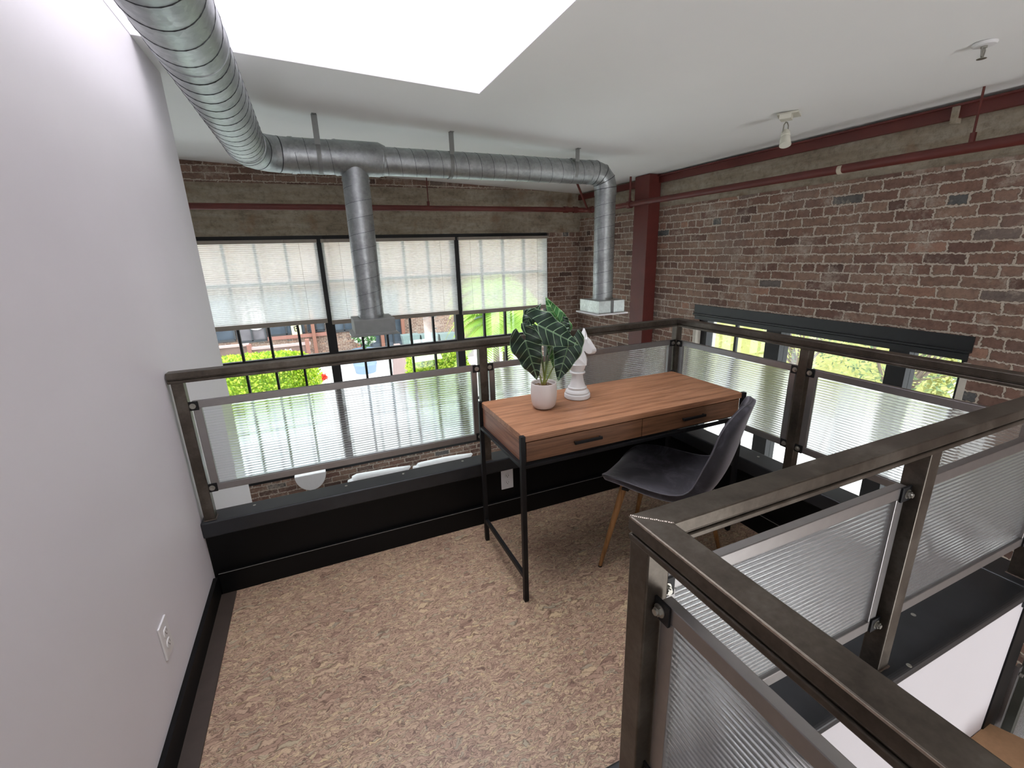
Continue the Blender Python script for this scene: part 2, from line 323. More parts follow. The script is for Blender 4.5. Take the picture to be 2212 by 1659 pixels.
# ------------------------------------------------------------------ mesh helpers
class MB:
    def __init__(s): s.v = []; s.f = []; s.m = []; s.uv = None
    def add(s, vs, fs, mi=0):
        o = len(s.v); s.v += [Vector(v) for v in vs]
        for f in fs: s.f.append([i+o for i in f]); s.m.append(mi)
    def box(s, x0, x1, y0, y1, z0, z1, mi=0):
        x0, x1 = sorted((x0, x1)); y0, y1 = sorted((y0, y1)); z0, z1 = sorted((z0, z1))
        s.add([(x0, y0, z0), (x1, y0, z0), (x1, y1, z0), (x0, y1, z0), (x0, y0, z1), (x1, y0, z1), (x1, y1, z1), (x0, y1, z1)],
              [(0, 3, 2, 1), (4, 5, 6, 7), (0, 1, 5, 4), (1, 2, 6, 5), (2, 3, 7, 6), (3, 0, 4, 7)], mi); return s
    def bar(s, a, b, wx, wy, up=Vector((0, 0, 1)), mi=0):
        a, b = Vector(a), Vector(b); d = (b-a).normalized()
        if abs(d.dot(up)) > .99: up = Vector((0, 1, 0))
        x = d.cross(up).normalized(); y = x.cross(d).normalized()
        vs = [p + x*i*wx/2 + y*j*wy/2 for p in (a, b) for (i, j) in ((-1, -1), (1, -1), (1, 1), (-1, 1))]
        s.add(vs, [(0, 1, 2, 3), (7, 6, 5, 4), (0, 4, 5, 1), (1, 5, 6, 2), (2, 6, 7, 3), (3, 7, 4, 0)], mi); return s
    def tube(s, pts, r, n=12, mi=0, cap=True):
        pts = [Vector(p) for p in pts]; rs = r if isinstance(r, (list, tuple)) else [r]*len(pts)
        rings = []; prev = None
        for i, p in enumerate(pts):
            d = (pts[min(i+1, len(pts)-1)]-pts[max(i-1, 0)]).normalized()
            if prev is None:
                u = Vector((0, 0, 1)) if abs(d.z) < .9 else Vector((1, 0, 0))
                x = d.cross(u).normalized()
            else: x = (prev - d*prev.dot(d)).normalized()
            prev = x; y = d.cross(x)
            rings.append([p + (x*math.cos(2*PI*k/n)+y*math.sin(2*PI*k/n))*rs[i] for k in range(n)])
        vs = [v for rg in rings for v in rg]; fs = []
        for i in range(len(pts)-1):
            for k in range(n):
                a = i*n+k; b = i*n+(k+1) % n; fs.append((a, a+n, b+n, b))
        if cap: fs.append(tuple(range(n))); fs.append(tuple(reversed(range((len(pts)-1)*n, len(pts)*n))))
        s.add(vs, fs, mi); return s
    def lathe(s, c, prof, n=32, mi=0, cap=True):
        c = Vector(c); vs = []
        for r, z in prof:
            for k in range(n): vs.append(c+Vector((r*math.cos(2*PI*k/n), r*math.sin(2*PI*k/n), z)))
        fs = []
        for i in range(len(prof)-1):
            for k in range(n):
                a = i*n+k; b = i*n+(k+1) % n; fs.append((a, b, b+n, a+n))
        if cap: fs.append(tuple(reversed(range(n)))); fs.append(tuple(range((len(prof)-1)*n, len(prof)*n)))
        s.add(vs, fs, mi); return s
    def prism(s, poly, axis, a, b, mi=0):
        """poly: list of 2-D points in the two other axes (cyclic order), extruded along axis from a to b"""
        n = len(poly); vs = []
        for t in (a, b):
            for (p, q) in poly:
                v = [0, 0, 0]; o = [i for i in range(3) if i != axis]; v[axis] = t; v[o[0]] = p; v[o[1]] = q; vs.append(v)
        fs = [tuple(range(n)), tuple(reversed(range(n, 2*n)))] + [(i, i+n, (i+1) % n+n, (i+1) % n) for i in range(n)]
        s.add(vs, fs, mi); return s
    def helix(s, a, b, R, pitch, r, mi=0, n=28, ph=0):
        a, b = Vector(a), Vector(b); d = b-a; ln = d.length; d.normalize()
        u = Vector((0, 0, 1)) if abs(d.z) < .9 else Vector((1, 0, 0)); x = d.cross(u).normalized(); y = d.cross(x)
        k = int(ln/pitch*n); pts = []
        for i in range(k+1):
            t = i/n*2*PI+ph; pts.append(a+d*(i/n*pitch)+(x*math.cos(t)+y*math.sin(t))*R)
        return s.tube(pts, r, 5, mi)
    def rot(s, ang, c):
        M_ = Matrix.Rotation(ang, 3, 'Z'); c = Vector(c); s.v = [M_ @ (v-c)+c for v in s.v]; return s
    def build(s, name, mats, parent=None, smooth=False, bevel=0, segs=2, sub=0):
        if not isinstance(mats, (list, tuple)): mats = [mats]
        if parent is None:
            xs = [v.x for v in s.v]; ys = [v.y for v in s.v]; zs = [v.z for v in s.v]
            org = Vector(((min(xs)+max(xs))/2, (min(ys)+max(ys))/2, min(zs)))
        else: org = wloc(parent)
        me = bpy.data.meshes.new(name); me.from_pydata([v-org for v in s.v], [], s.f)
        for m_ in mats: me.materials.append(m_)
        me.polygons.foreach_set('material_index', s.m)
        bm = bmesh.new(); bm.from_mesh(me); bmesh.ops.recalc_face_normals(bm, faces=bm.faces); bm.to_mesh(me); bm.free()
        if smooth:
            me.polygons.foreach_set('use_smooth', [True]*len(me.polygons))
            if smooth != 'all': me.set_sharp_from_angle(angle=math.radians(38 if smooth is True else smooth))
        o = bpy.data.objects.new(name, me); COL.objects.link(o)
        if parent is None: o.location = org
        else: o.parent = parent
        if bevel:
            b = o.modifiers.new('bevel', 'BEVEL'); b.width = bevel; b.segments = segs; b.limit_method = 'ANGLE'; b.harden_normals = False
        if sub:
            q = o.modifiers.new('sub', 'SUBSURF'); q.levels = sub; q.render_levels = sub
        return o
def wloc(o):
    v = Vector((0, 0, 0))
    while o is not None: v += o.location; o = o.parent
    return v
def thing(name, label, cat, loc, group=None):
    o = bpy.data.objects.new(name, None); COL.objects.link(o); o.location = loc; o.empty_display_size = .1
    return tag(o, label, cat, group)
def tag(o, label, cat, group=None, kind=None):
    o['label'] = label; o['category'] = cat
    if group: o['group'] = group
    if kind: o['kind'] = kind
    return o
def struct(o): o['kind'] = 'structure'; return o

# ------------------------------------------------------------------ the setting
LW = -.58; YB = 5.85; XR = 3.62; ZL = -2.7
b = MB(); b.box(LW, .42, -3.2, 2.1, -.28, 0); b.box(.42, 2.05, .49, 2.1, -.28, 0)
struct(b.build('floor', cork))
b = MB(); b.box(-1.9, XR, -3.2, YB, ZL-.2, ZL); struct(b.build('floor_lower', plain('lower_floor', lin(150, 130, 108), .5, 0, .1, 4)))
# ceiling with the skylight opening
SK = (-.58, 1.045, .75, 2.80)
def slab(x0, x1, y0, y1, t=.18):
    b_.add([(x0, y0, ZC(x0)), (x1, y0, ZC(x1)), (x1, y1, ZC(x1)), (x0, y1, ZC(x0)), (x0, y0, ZC(x0)+t), (x1, y0, ZC(x1)+t), (x1, y1, ZC(x1)+t), (x0, y1, ZC(x0)+t)],
           [(0, 3, 2, 1), (4, 5, 6, 7), (0, 1, 5, 4), (1, 2, 6, 5), (2, 3, 7, 6), (3, 0, 4, 7)])
b_ = MB()
slab(-1.9, SK[0], -3.2, YB); slab(SK[1], XR, -3.2, YB); slab(SK[0], SK[1], -3.2, SK[2]); slab(SK[0], SK[1], SK[3], YB)
struct(b_.build('ceiling', white_ceil))
b = MB(); zt = 4.25
e_ = .002
for (x0, x1, y0, y1) in ((SK[0]-.1, SK[0]+.001, SK[2]-.1, SK[3]+.1), (SK[1]-e_, SK[1]+.1, SK[2]-.1, SK[3]+.1), (SK[0], SK[1], SK[2]-.1, SK[2]+e_), (SK[0], SK[1], SK[3]-e_, SK[3]+.1)):
    b.add([(x0, y0, ZC(x0)+.001), (x1, y0, ZC(x1)+.001), (x1, y1, ZC(x1)+.001), (x0, y1, ZC(x0)+.001), (x0, y0, zt), (x1, y0, zt), (x1, y1, zt), (x0, y1, zt)], [(0, 3, 2, 1), (4, 5, 6, 7), (0, 1, 5, 4), (1, 2, 6, 5), (2, 3, 7, 6), (3, 0, 4, 7)])
b.box(SK[0]-.1, SK[1]+.1, SK[2]-.1, SK[3]+.1, zt, zt+.05)
sk = struct(b.build('wall_skylight_shaft', plain('shaft_white', lin(226, 223, 228), .6, 0, .005)))
# walls
b = MB(); b.box(-1.9, LW, -3.2, 3.26, ZL, 2.49); struct(b.build('wall_left', white_wall))
b = MB(); b.box(-2.1, -1.9, 3.26, YB, ZL, 2.49); struct(b.build('wall_far_left', white_wall))
b = MB(); b.box(-2.1, -.5, -3.4, -3.2, ZL, 2.6); b.box(1.0, XR, -3.4, -3.2, -.35, 2.6); b.box(1.0, 2.2, -3.4, -3.2, ZL, -.35); b.box(2.2, XR, -3.4, -3.2, ZL, -2.25); b.box(3.5, XR, -3.4, -3.2, -2.25, -.35); b.box(-.5, 1.0, -3.4, -3.2, ZL, .9); b.box(-.5, 1.0, -3.4, -3.2, 1.9, 2.6)
struct(b.build('wall_rear', white_wall))
b = MB(); b.box(-1.9, XR+.3, YB, YB+.3, 1.705, 2.24, 0); b.box(-1.9, XR+.3, YB+.005, YB+.3, 2.24, 2.6, 1)
b.box(3.085, XR+.3, YB+.005, YB+.3, ZL, 1.705, 1); b.box(-1.9, 3.085, YB+.005, YB+.3, ZL, -1.2, 1)
struct(b.build('wall_back', [concrete, brick_x]))
b = MB(); WY0, WY1, WZ0, WZ1 = 1.36, 3.56, -1.3, .80
b.box(XR, XR+.3, -3.2, WY0, ZL, 1.88, 1); b.box(XR, XR+.3, WY1, YB, ZL, 1.88, 1); b.box(XR, XR+.3, WY0, WY1, ZL, WZ0, 1); b.box(XR, XR+.3, WY0, WY1, WZ1, 1.88, 1)
b.box(XR+.005, XR+.3, -3.2, YB, 1.88, 2.6, 0)
struct(b.build('wall_right', [concrete, brick_y]))
b = MB(); b.box(XR-.006, XR+.28, WY1-.03, WY1+.012, WZ0, WZ1-.12); b.box(XR-.004, XR+.28, WY0-.02, WY0+.015, WZ0, WZ1-.08)
struct(b.build('trim_2', plain('plastered_reveal', lin(196, 190, 178), .8, 0, .1, 14, .3)))
# wall beside the stairs, under the loft edge
b = MB(); b.box(.44, 2.06, .455, .55, ZL, .333); struct(b.build('wall_stair', white_wall))
b = MB(); b.box(.30, .44, -3.2, .60, ZL, -.02); struct(b.build('wall_stair_side', white_wall))
# baseboard along the white wall
b = MB(); b.box(LW, LW+.016, -3.2, 2.09, 0, .10); b.box(LW+.016, LW+.075, -3.2, 2.09, 0, .008, 1)
struct(b.build('baseboard_left', [black_paint, plain('dark_floor_strip', lin(62, 52, 46), .5, 0, .1, 20)]))
# knee walls (black) and their base trims
b = MB(); b.box(LW, 2.08, 2.12, 2.19, -.28, .298); struct(b.build('wall_knee_back', black_paint))
b = MB(); b.box(1.985, 2.08, .45, 2.12, -.28, .30); struct(b.build('wall_knee_right', black_paint))
b = MB(); b.box(.44, 1.985, .50, .56, -.0, .333); b.box(.415, .455, -3.2, .55, 0, .333); struct(b.build('wall_knee_stair', black_paint))
b = MB(); b.box(LW+.02, 1.985, 2.10, 2.12, 0, .108); b.box(1.965, 1.985, .6, 2.10, 0, .108); b.box(.455, 1.965, .56, .575, 0, .108)
struct(b.build('baseboard_back', black_paint, bevel=.002))
b = MB(); b.box(LW+.02, 1.96, 2.0985, 2.1005, .1065, .1085); b.box(1.9635, 1.9655, .6, 2.0985, .1065, .1085); struct(b.build('trim_highlight', plain('grey_edge_highlight', lin(120, 118, 114), .4)))  # thin grey strip painting the highlight along the baseboard's top edge
def screws(lst, parent, z):
    for (x, y) in lst:
        s = MB(); s.lathe((x, y, z), [(.0065, 0), (.0065, .0012), (.004, .0022), (.0018, .0016)], 12); s.build('screw', zinc, parent, smooth=True)
b = MB(); b.box(LW, 2.10, 2.095, 2.208, .297, .371); t1 = struct(b.build('trim_3', cap_steel, bevel=.006, segs=3))
screws([(.02, 2.17), (.62, 2.172), (-.38, 2.17), (.30, 2.17), (1.3, 2.17)], t1, .3705)
b = MB(); b.box(1.965, 2.10, .43, 2.095, .297, .371); t2 = struct(b.build('trim_4', cap_steel, bevel=.006, segs=3))
screws([(2.05, 1.75), (2.04, .95), (2.05, 1.5)], t2, .3705)
b = MB(); b.box(.40, 1.965, .445, .585, .332, .371); b.box(.40, .50, -3.2, .445, .332, .371); t3 = struct(b.build('trim_5', cap_steel, bevel=.012, segs=4))
screws([(1.52, .545), (1.02, .49), (1.31, .452)], t3, .3705)
# frame of a rear window, added unseen to go with the fill lamp
b = MB()
for x in (-.5, .22, .94): b.box(x, x+.06, -3.38, -3.3, .9, 1.9)
b.box(-.5, 1.0, -3.38, -3.3, .9, .96); b.box(-.5, 1.0, -3.38, -3.3, 1.84, 1.9); struct(b.build('window_added', win_black))

# ------------------------------------------------------------------ back window
wf = MB(); y0, y1 = YB+.0, YB+.07
wf.box(-1.9, 3.085, y0, y1, 1.665, 1.705); wf.box(-1.9, 3.085, y0, y1, -1.2, -1.14); wf.box(3.06, 3.09, y0-.012, y1, -1.2, 1.70)
w1 = struct(wf.build('window_1', win_black))
for xm in (-1.5, .14, 1.76):
    q = MB(); q.box(xm-.052, xm+.052, y0-.005, y1+.03, -1.2, 1.67); q.build('mullion', win_black, w1)
for (x0, x1) in ((-1.448, .088), (.192, 1.708), (1.812, 3.06)):
    n = 5 if x1-x0 > 1.4 else 4; q = MB()
    for k in range(1, n): xx = x0+(x1-x0)*k/n; q.box(xx-.013, xx+.013, y0+.02, y1, -1.14, 1.665)
    for zz in (1.19, .325, -.54): q.box(x0, x1, y0+.018, y1, zz-.015, zz+.015)
    q.build('muntin_grid', win_black, w1)
    q = MB(); q.box(x0, x1, y0+.045, y0+.051, -1.14, 1.665); q.build('pane', glass, w1)
def blind(x0, x1, zb, label):
    t = thing('cellular_blind', label, 'window blind', ((x0+x1)/2, YB-.05, zb), 'cellular blinds on the back window')
    q = MB(); n = int((1.63-zb-.05)/.021); z = zb+.05
    pts = []
    for i in range(n+1): pts.append((YB-.045, z+i*.021)); pts.append((YB-.053, z+i*.021+.0105))
    vs = [(x, p[0], p[1]) for x in (x0, x1) for p in pts]; k = len(pts)
    q.add(vs, [(i, i+1, i+1+k, i+k) for i in range(k-1)]); q.build('fabric', blind_mat, t)
    q = MB(); q.box(x0-.005, x1+.005, YB-.08, YB-.02, 1.625, 1.662); q.build('head_rail', blind_rail, t, bevel=.003)
    q = MB(); q.box(x0-.002, x1+.002, YB-.068, YB-.032, zb, zb+.052); q.build('bottom_rail', blind_rail, t, bevel=.004)
    for fx in (.12, .88):
        q = MB(); xx = x0+(x1-x0)*fx; q.tube([(xx, YB-.056, zb+.05), (xx, YB-.056, 1.63)], .0012, 5); q.build('cord', blind_rail, t)
    return t
blind(-1.44, .115, .715, 'pale pleated blind pulled half down, left bay beside the white wall')
blind(.165, 1.735, .69, 'pleated blind in the wide middle bay behind the short duct drop')
blind(1.79, 3.065, .675, 'pleated blind in the right bay next to the brick corner')

# ------------------------------------------------------------------ right window
x0 = XR+.06; wf = MB()
wf.box(x0, x0+.09, WY0, WY1, .74, .80); wf.box(x0, x0+.09, WY0, WY1, WZ0, WZ0+.06); wf.box(x0, x0+.09, WY1-.11, WY1, WZ0, .8); wf.box(x0, x0+.09, WY0, WY0+.05, WZ0, .8)
w2 = struct(wf.build('window_2', win_black))
for (a, c) in ((2.62, 2.76), (1.68, 1.80)):
    q = MB(); q.box(x0-.02, x0+.1, a, c, WZ0, .78); q.build('mullion', win_black, w2)
q = MB(); q.box(x0+.03, x0+.06, 3.11, 3.135, WZ0, .78); q.build('muntin', win_black, w2)
for (a, c) in ((2.76, 3.45), (1.80, 2.62), (1.41, 1.68)):
    q = MB(); q.box(x0+.04, x0+.046, a, c, WZ0, .77); q.build('pane', glass, w2)
b = MB(); b.box(XR-.012, XR+.02, WY0-.01, WY1+.01, .795, .882); b.box(XR-.03, XR+.06, WY0-.01, WY1+.01, .782, .795)
b.box(XR-.012, XR+.06, WY0-.0, WY1, .735, .775)
struct(b.build('trim_1', plain('lintel_black', (.008, .009, .01), .45, 0, .2)))

# ------------------------------------------------------------------ steelwork and pipes
b = MB(); b.box(3.46, XR-.002, 4.2, 4.44, ZL, ZC(3.5)-.005); c = b.build('steel_column', red, bevel=.004)
tag(c, 'dark red painted steel column standing against the right brick wall', 'column')
b = MB(); b.box(XR-.035, XR-.002, -3.1, 4.19, 2.128, 2.196); b.box(XR-.06, XR-.002, -3.1, 4.19, 2.19, 2.2); b.box(XR-.035, XR-.002, 4.45, YB-.01, 2.128, 2.196)
b.box(XR-.055, XR-.0005, 1.66, 1.69, 2.10, 2.203, 1)
c = b.build('steel_beam', [red, concrete]); tag(c, 'dark red steel angle running along the top of the right wall under the ceiling', 'beam')
sp = thing('sprinkler_pipe', 'dark red sprinkler pipe turning the corner from back wall to brick right wall', 'pipe', (3.5, 5.7, 1.95))
PX, PZ, yb, zb0 = 3.42, 1.930, 5.40, 1.963
b = MB(); b.tube([(-1.88, yb, zb0), (3.20, yb, zb0), (PX-.05, yb-.01, zb0-.004), (PX-.01, yb-.05, zb0-.008), (PX, 5.2, PZ+.02), (PX, 4.9, PZ+.006)], .031, 14); b.build('pipe', red, sp, smooth=True)
b = MB(); b.tube([(PX, 4.9, PZ+.006), (PX, -3.1, PZ-.005)], .0285, 14); b.build('pipe', red, sp, smooth=True)
for p, d in (((3.13, yb, zb0), (1, 0, 0)), ((3.27, yb, zb0), (1, 0, 0)), ((PX, 5.25, PZ+.022), (0, 1, 0)), ((PX, 4.47, PZ+.004), (0, 1, 0))):
    q = MB(); a = Vector(p); dd = Vector(d)*.028; q.tube([a-dd, a+dd], .040, 14); q.build('coupling', red, sp, smooth=True)
q = MB(); q.tube([(PX, 2.165, PZ), (PX, 2.195, PZ)], .0300, 14); q.build('tape_band', plain('cream_tape', lin(190, 180, 160), .6), sp, smooth=True)
for (x, y, z, zp, rr_) in ((1.34, yb, ZC(1.34), zb0, .006), (PX, 4.47, ZC(PX), PZ, .012), (PX, 1.50, ZC(PX), PZ, .006)):
    q = MB(); q.tube([(x, y, zp+.05), (x, y, z)], rr_, 8); q.tube([(x, y, zp+.02), (x, y, zp+.075)], .015, 8); q.build('hanger_rod', red, sp, smooth=True)
q = MB(); q.tube([(2.72, 4.55, ZC(2.72)-.003), (PX-.1, 5.2, PZ+.04)], .013, 8); q.build('diagonal_brace', red, sp, smooth=True)

# ------------------------------------------------------------------ duct
du = thing('spiral_duct', 'galvanised spiral air duct crossing under the ceiling with two drops', 'duct', (.4, 3.75, 2.14))
def ring(b, p, d, R, w=.012, mi=0, t=.004):
    p = Vector(p); d = Vector(d).normalized(); b.tube([p-d*w/2, p+d*w/2], R+t, 40, mi)
DX, DY, DZ, R1, R2 = -.256, 3.75, 2.14, .114, .098
b = MB(); b.tube([(DX, -1.5, DZ+.01), (DX, 3.46, DZ)], R1, 48); b.helix((DX, -1.4, DZ+.01), (DX, 1.95, DZ+.003), R1, .125, .0022, 1, ph=.5)
b.helix((DX, 2.0, DZ+.002), (DX, 3.45, DZ), R1, .105, .0018, 1)
ring(b, (DX, 1.96, DZ+.003), (0, 1, 0), R1, .02, 0, .003); b.build('duct_run', [galv, seam_dark], du, smooth=True, )
# elbow
b = MB(); pts = []
cx, cy = DX+.24, 3.75-.24-.0
for i in range(6):
    a = PI-i/5*PI/2; pts.append((cx+.24*math.cos(a), cy+.24*math.sin(a), DZ))
pts = [(DX, 3.44, DZ)]+pts+[(.0, 3.75, DZ)]
b.tube(pts, R1, 48)
for i in (1, 3, 5, 6): 
    d = Vector(pts[i+1])-Vector(pts[i-1]); ring(b, pts[i], d, R1, .006, 1, .0015)
ring(b, pts[0], (0, 1, 0), R1, .03); ring(b, pts[-1], (1, 0, 0), R1, .03); b.build('elbow', [galv, seam_dark], du, smooth=12)
b = MB(); b.tube([(0, DY, DZ), (.30, DY, DZ)], R1, 48); b.helix((0.02, DY, DZ), (.27, DY, DZ), R1, .075, .0015, 1); b.build('duct_run', [galv, seam_dark], du, smooth=True)
b = MB(); b.tube([(.27, DY, DZ), (.58, DY, DZ-.002), (.62, DY, DZ-.006)], [R1+.004, R1+.003, R2+.003], 48); ring(b, (.285, DY, DZ), (1, 0, 0), R1+.003, .01, 0, .003); ring(b, (.60, DY, DZ-.005), (1, 0, 0), R2+.008, .01)
b.build('tee', [galv, seam_dark], du, smooth=True)
b = MB(); b.tube([(.60, DY, DZ-.01), (2.42, DY, DZ-.02)], R2, 48); b.helix((.62, DY, DZ-.01), (2.4, DY, DZ-.02), R2, .105, .0015, 1); b.build('duct_run', [galv, seam_dark], du, smooth=True)
b = MB(); ex, ez = 2.59, DZ-.02; pts = [(2.40, DY, ez), (2.46, DY, ez), (2.53, DY, ez-.02), (2.572, DY, ez-.062), (ex, DY, ez-.13), (ex, DY, ez-.19)]; b.tube(pts, R2+.003, 48)
for i in (1, 2, 3, 4): ring(b, pts[i], Vector(pts[i+1])-Vector(pts[i-1]), R2+.003, .005, 1, .0015)
b.build('elbow', [galv, seam_dark], du, smooth=12)
b = MB(); b.tube([(.403, DY, .985), (.403, DY, 2.12)], .0955, 48); b.helix((.403, DY, 1.02), (.403, DY, 1.95), .0955, .11, .0013, 1); ring(b, (.403, DY, 1.995), (0, 0, 1), .0955, .012); ring(b, (.403, DY, 1.01), (0, 0, 1), .0955, .012)
b.build('drop', [galv, seam_dark], du, smooth=True)
b = MB(); b.tube([(ex, DY, .985), (ex, DY, ez-.15)], .0955, 48); b.helix((ex, DY, 1.01), (ex, DY, ez-.2), .0955, .10, .0013, 1); ring(b, (ex, DY, 1.0), (0, 0, 1), .0955, .012)
b.build('drop', [galv, seam_dark], du, smooth=True)
dull = plain('dull_grey_sheet', lin(136, 138, 136), .55, .4, .05)
b = MB(); b.box(.255, .56, 3.60, 3.90, .885, .992); b.prism([(.225, .868), (.59, .868), (.56, .89), (.255, .89)], 1, 3.575, 3.925); b.build('outlet_box', dull, du, bevel=.003)
b = MB(); b.box(2.44, 2.73, 3.585, 3.92, .872, .99); b.build('outlet_box', mk_galv('bright_galvanised', (.75, .8, .78)), du, bevel=.003)
b = MB(); b.box(2.41, 2.755, 3.56, 3.945, .858, .872); b.build('outlet_flange', white_plastic, du)
b = MB(); b.box(2.575, 2.60, 3.578, 3.5855, .874, .99); b.build('duct_tape', plain('grey_duct_tape', lin(112, 112, 112), .5), du)
for (x, R) in ((.17, R1), (1.12, R2), (2.23, R2)):
    b = MB(); zc = DZ if R == R1 else DZ-.015
    b.box(x-.019, x+.019, DY-.1, DY-.097, zc+.06, ZC(x)); b.box(x-.015, x+.015, DY-.13, DY-.097, ZC(x)-.004, ZC(x)-.0005)
    b.tube([(x-.015, DY, zc), (x+.015, DY, zc)], R+.0025, 40, cap=False); b.build('hanging_strap', dull, du, smooth=True)

# ------------------------------------------------------------------ ceiling fittings
sx_, sy_ = 2.94, 2.255; z = ZC(sx_)
t = thing('ceiling_spotlight', 'small cream spotlight on a square ceiling plate above the right windows', 'spotlight', (sx_, sy_, z-.1))
b = MB(); b.box(-.07, .07, -.06, .06, 0, .012); b.rot(.5, (0, 0, 0)); b.v = [v+Vector((sx_, sy_, z-.012)) for v in b.v]; b.build('mounting_plate', cream_plastic, t, bevel=.002)
b = MB(); b.box(-.075, .01, -.035, .03, 0, .03); b.rot(.5, (0, 0, 0)); b.v = [v+Vector((sx_-.02, sy_, z-.042)) for v in b.v]; b.build('adapter', cream_plastic, t, bevel=.003)
b = MB(); hx, hz = sx_-.015, z-.045
b.tube([(hx-.024, sy_, hz-.075), (hx-.02, sy_, hz-.02), (hx-.006, sy_, hz-.004), (hx+.006, sy_, hz-.004), (hx+.02, sy_, hz-.02), (hx+.024, sy_, hz-.075)], .004, 8); b.build('yoke', zinc, t, smooth=True)
b = MB(); a = Vector((hx+.006, sy_+.005, hz-.05)); d = Vector((-.25, -.3, -.92)).normalized()
b.tube([a, a+d*.012, a+d*.04, a+d*.042, a+d*.1], [.018, .026, .029, .027, .034], 24); b.build('lamp_head', cream_plastic, t, smooth=True)
sx_, sy_ = 2.79, 1.256; z = ZC(sx_)
t = thing('fire_sprinkler', 'round chrome fire sprinkler on the ceiling at the upper right', 'sprinkler', (sx_, sy_, z-.06))
b = MB(); b.lathe((sx_, sy_, z-.012), [(.032, .0), (.038, .001), (.042, .006), (.042, .012)], 28); b.build('escutcheon', plaster, t, smooth=True)
b = MB(); b.tube([(sx_, sy_, z), (sx_, sy_, z-.02)], .011, 14)
for s_ in (-1, 1): b.tube([(sx_+s_*.008, sy_, z-.015), (sx_+s_*.016, sy_, z-.028), (sx_+s_*.010, sy_, z-.05), (sx_, sy_, z-.055)], .0026, 6)
b.tube([(sx_, sy_, z-.02), (sx_, sy_, z-.05)], .004, 8); b.build('sprinkler_body', zinc, t, smooth=True)
b = MB(); b.lathe((sx_, sy_, z-.06), [(.017, 0), (.017, .002), (.004, .006)], 20); b.build('deflector', zinc, t, smooth=True)

# ------------------------------------------------------------------ outlets
def outlet(c, n, label):
    """duplex outlet, face normal n ('x' or '-y')"""
    t = thing('power_outlet', label, 'power outlet', c); cx, cy, cz = c
    def place(b):
        if n == 'x': b.v = [Vector((cx+v.y, cy-v.x*1.0, cz+v.z)) for v in b.v]
        else: b.v = [Vector((cx+v.x, cy-v.y, cz+v.z)) for v in b.v]
        return b
    b = MB(); b.box(-.036, .036, 0, .006, -.06, .06); place(b).build('cover_plate', white_plastic, t, bevel=.002)
    for s_ in (-1, 1):
        q = MB(); zc = s_*.0205; ring_ = [(.0165*math.cos(a*PI/12), max(-.0135, min(.0135, .017*math.sin(a*PI/12)))+zc) for a in range(24)]
        q.prism(ring_, 1, .004, .0085); r = place(q).build('receptacle', white_plastic, t)
        q = MB(); q.box(-.0075, -.0055, .0082, .0088, zc-.002, zc+.007); q.box(.0055, .0075, .0082, .0088, zc-.002, zc+.006); q.box(-.002, .002, .0082, .0088, zc-.009, zc-.005)
        place(q).build('slots', dark_slot, r)
outlet((LW, 1.505, .312), 'x', 'white power outlet low on the white left wall')
outlet((.855, 2.118, .235), '-y', 'white power outlet on the black knee wall behind the desk')

# ------------------------------------------------------------------ railings
ZT = 1.034
def rail_x(parent, xa, xb, yc, w=.05):
    b = MB(); b.box(xa, xb, yc-w/2, yc+w/2, ZT-.026, ZT); b.box(xa, xb, yc-w/2+.004, yc+w/2-.004, ZT-.032, ZT-.026); b.box(xa, xb, yc-w/2+.001, yc+w/2-.001, ZT-.044, ZT-.032)
    return b.build('handrail', dark_steel, parent, bevel=.0025)
def rail_y(parent, ya, yb_, xc, w=.05):
    b = MB(); b.box(xc-w/2, xc+w/2, ya, yb_, ZT-.026, ZT); b.box(xc-w/2+.004, xc+w/2-.004, ya, yb_, ZT-.032, ZT-.026); b.box(xc-w/2+.001, xc+w/2-.001, ya, yb_, ZT-.044, ZT-.032)
    return b.build('handrail', dark_steel, parent, bevel=.0025)
def post(parent, x, y, w=.042, z0=.3705):
    b = MB(); b.box(x-w/2, x+w/2, y-w/2, y+w/2, z0, ZT-.04); p = b.build('post', dark_steel, parent, bevel=.003)
    q = MB(); h = w/2+.001; n_ = 28; pts = []
    for k in range(n_):
        t_ = (k/n_)*4; s_ = int(t_); f = t_-s_; c_ = [(-h, -h), (h, -h), (h, h), (-h, h), (-h, -h)]
        pts.append((x+c_[s_][0]+(c_[s_+1][0]-c_[s_][0])*f, y+c_[s_][1]+(c_[s_+1][1]-c_[s_][1])*f, z0+.001))
    pts.append(pts[0]); q.tube(pts, [random.uniform(.0018, .004) for _ in pts], 6)
    q.build('weld_bead', weld_dull, p, smooth=True); return p
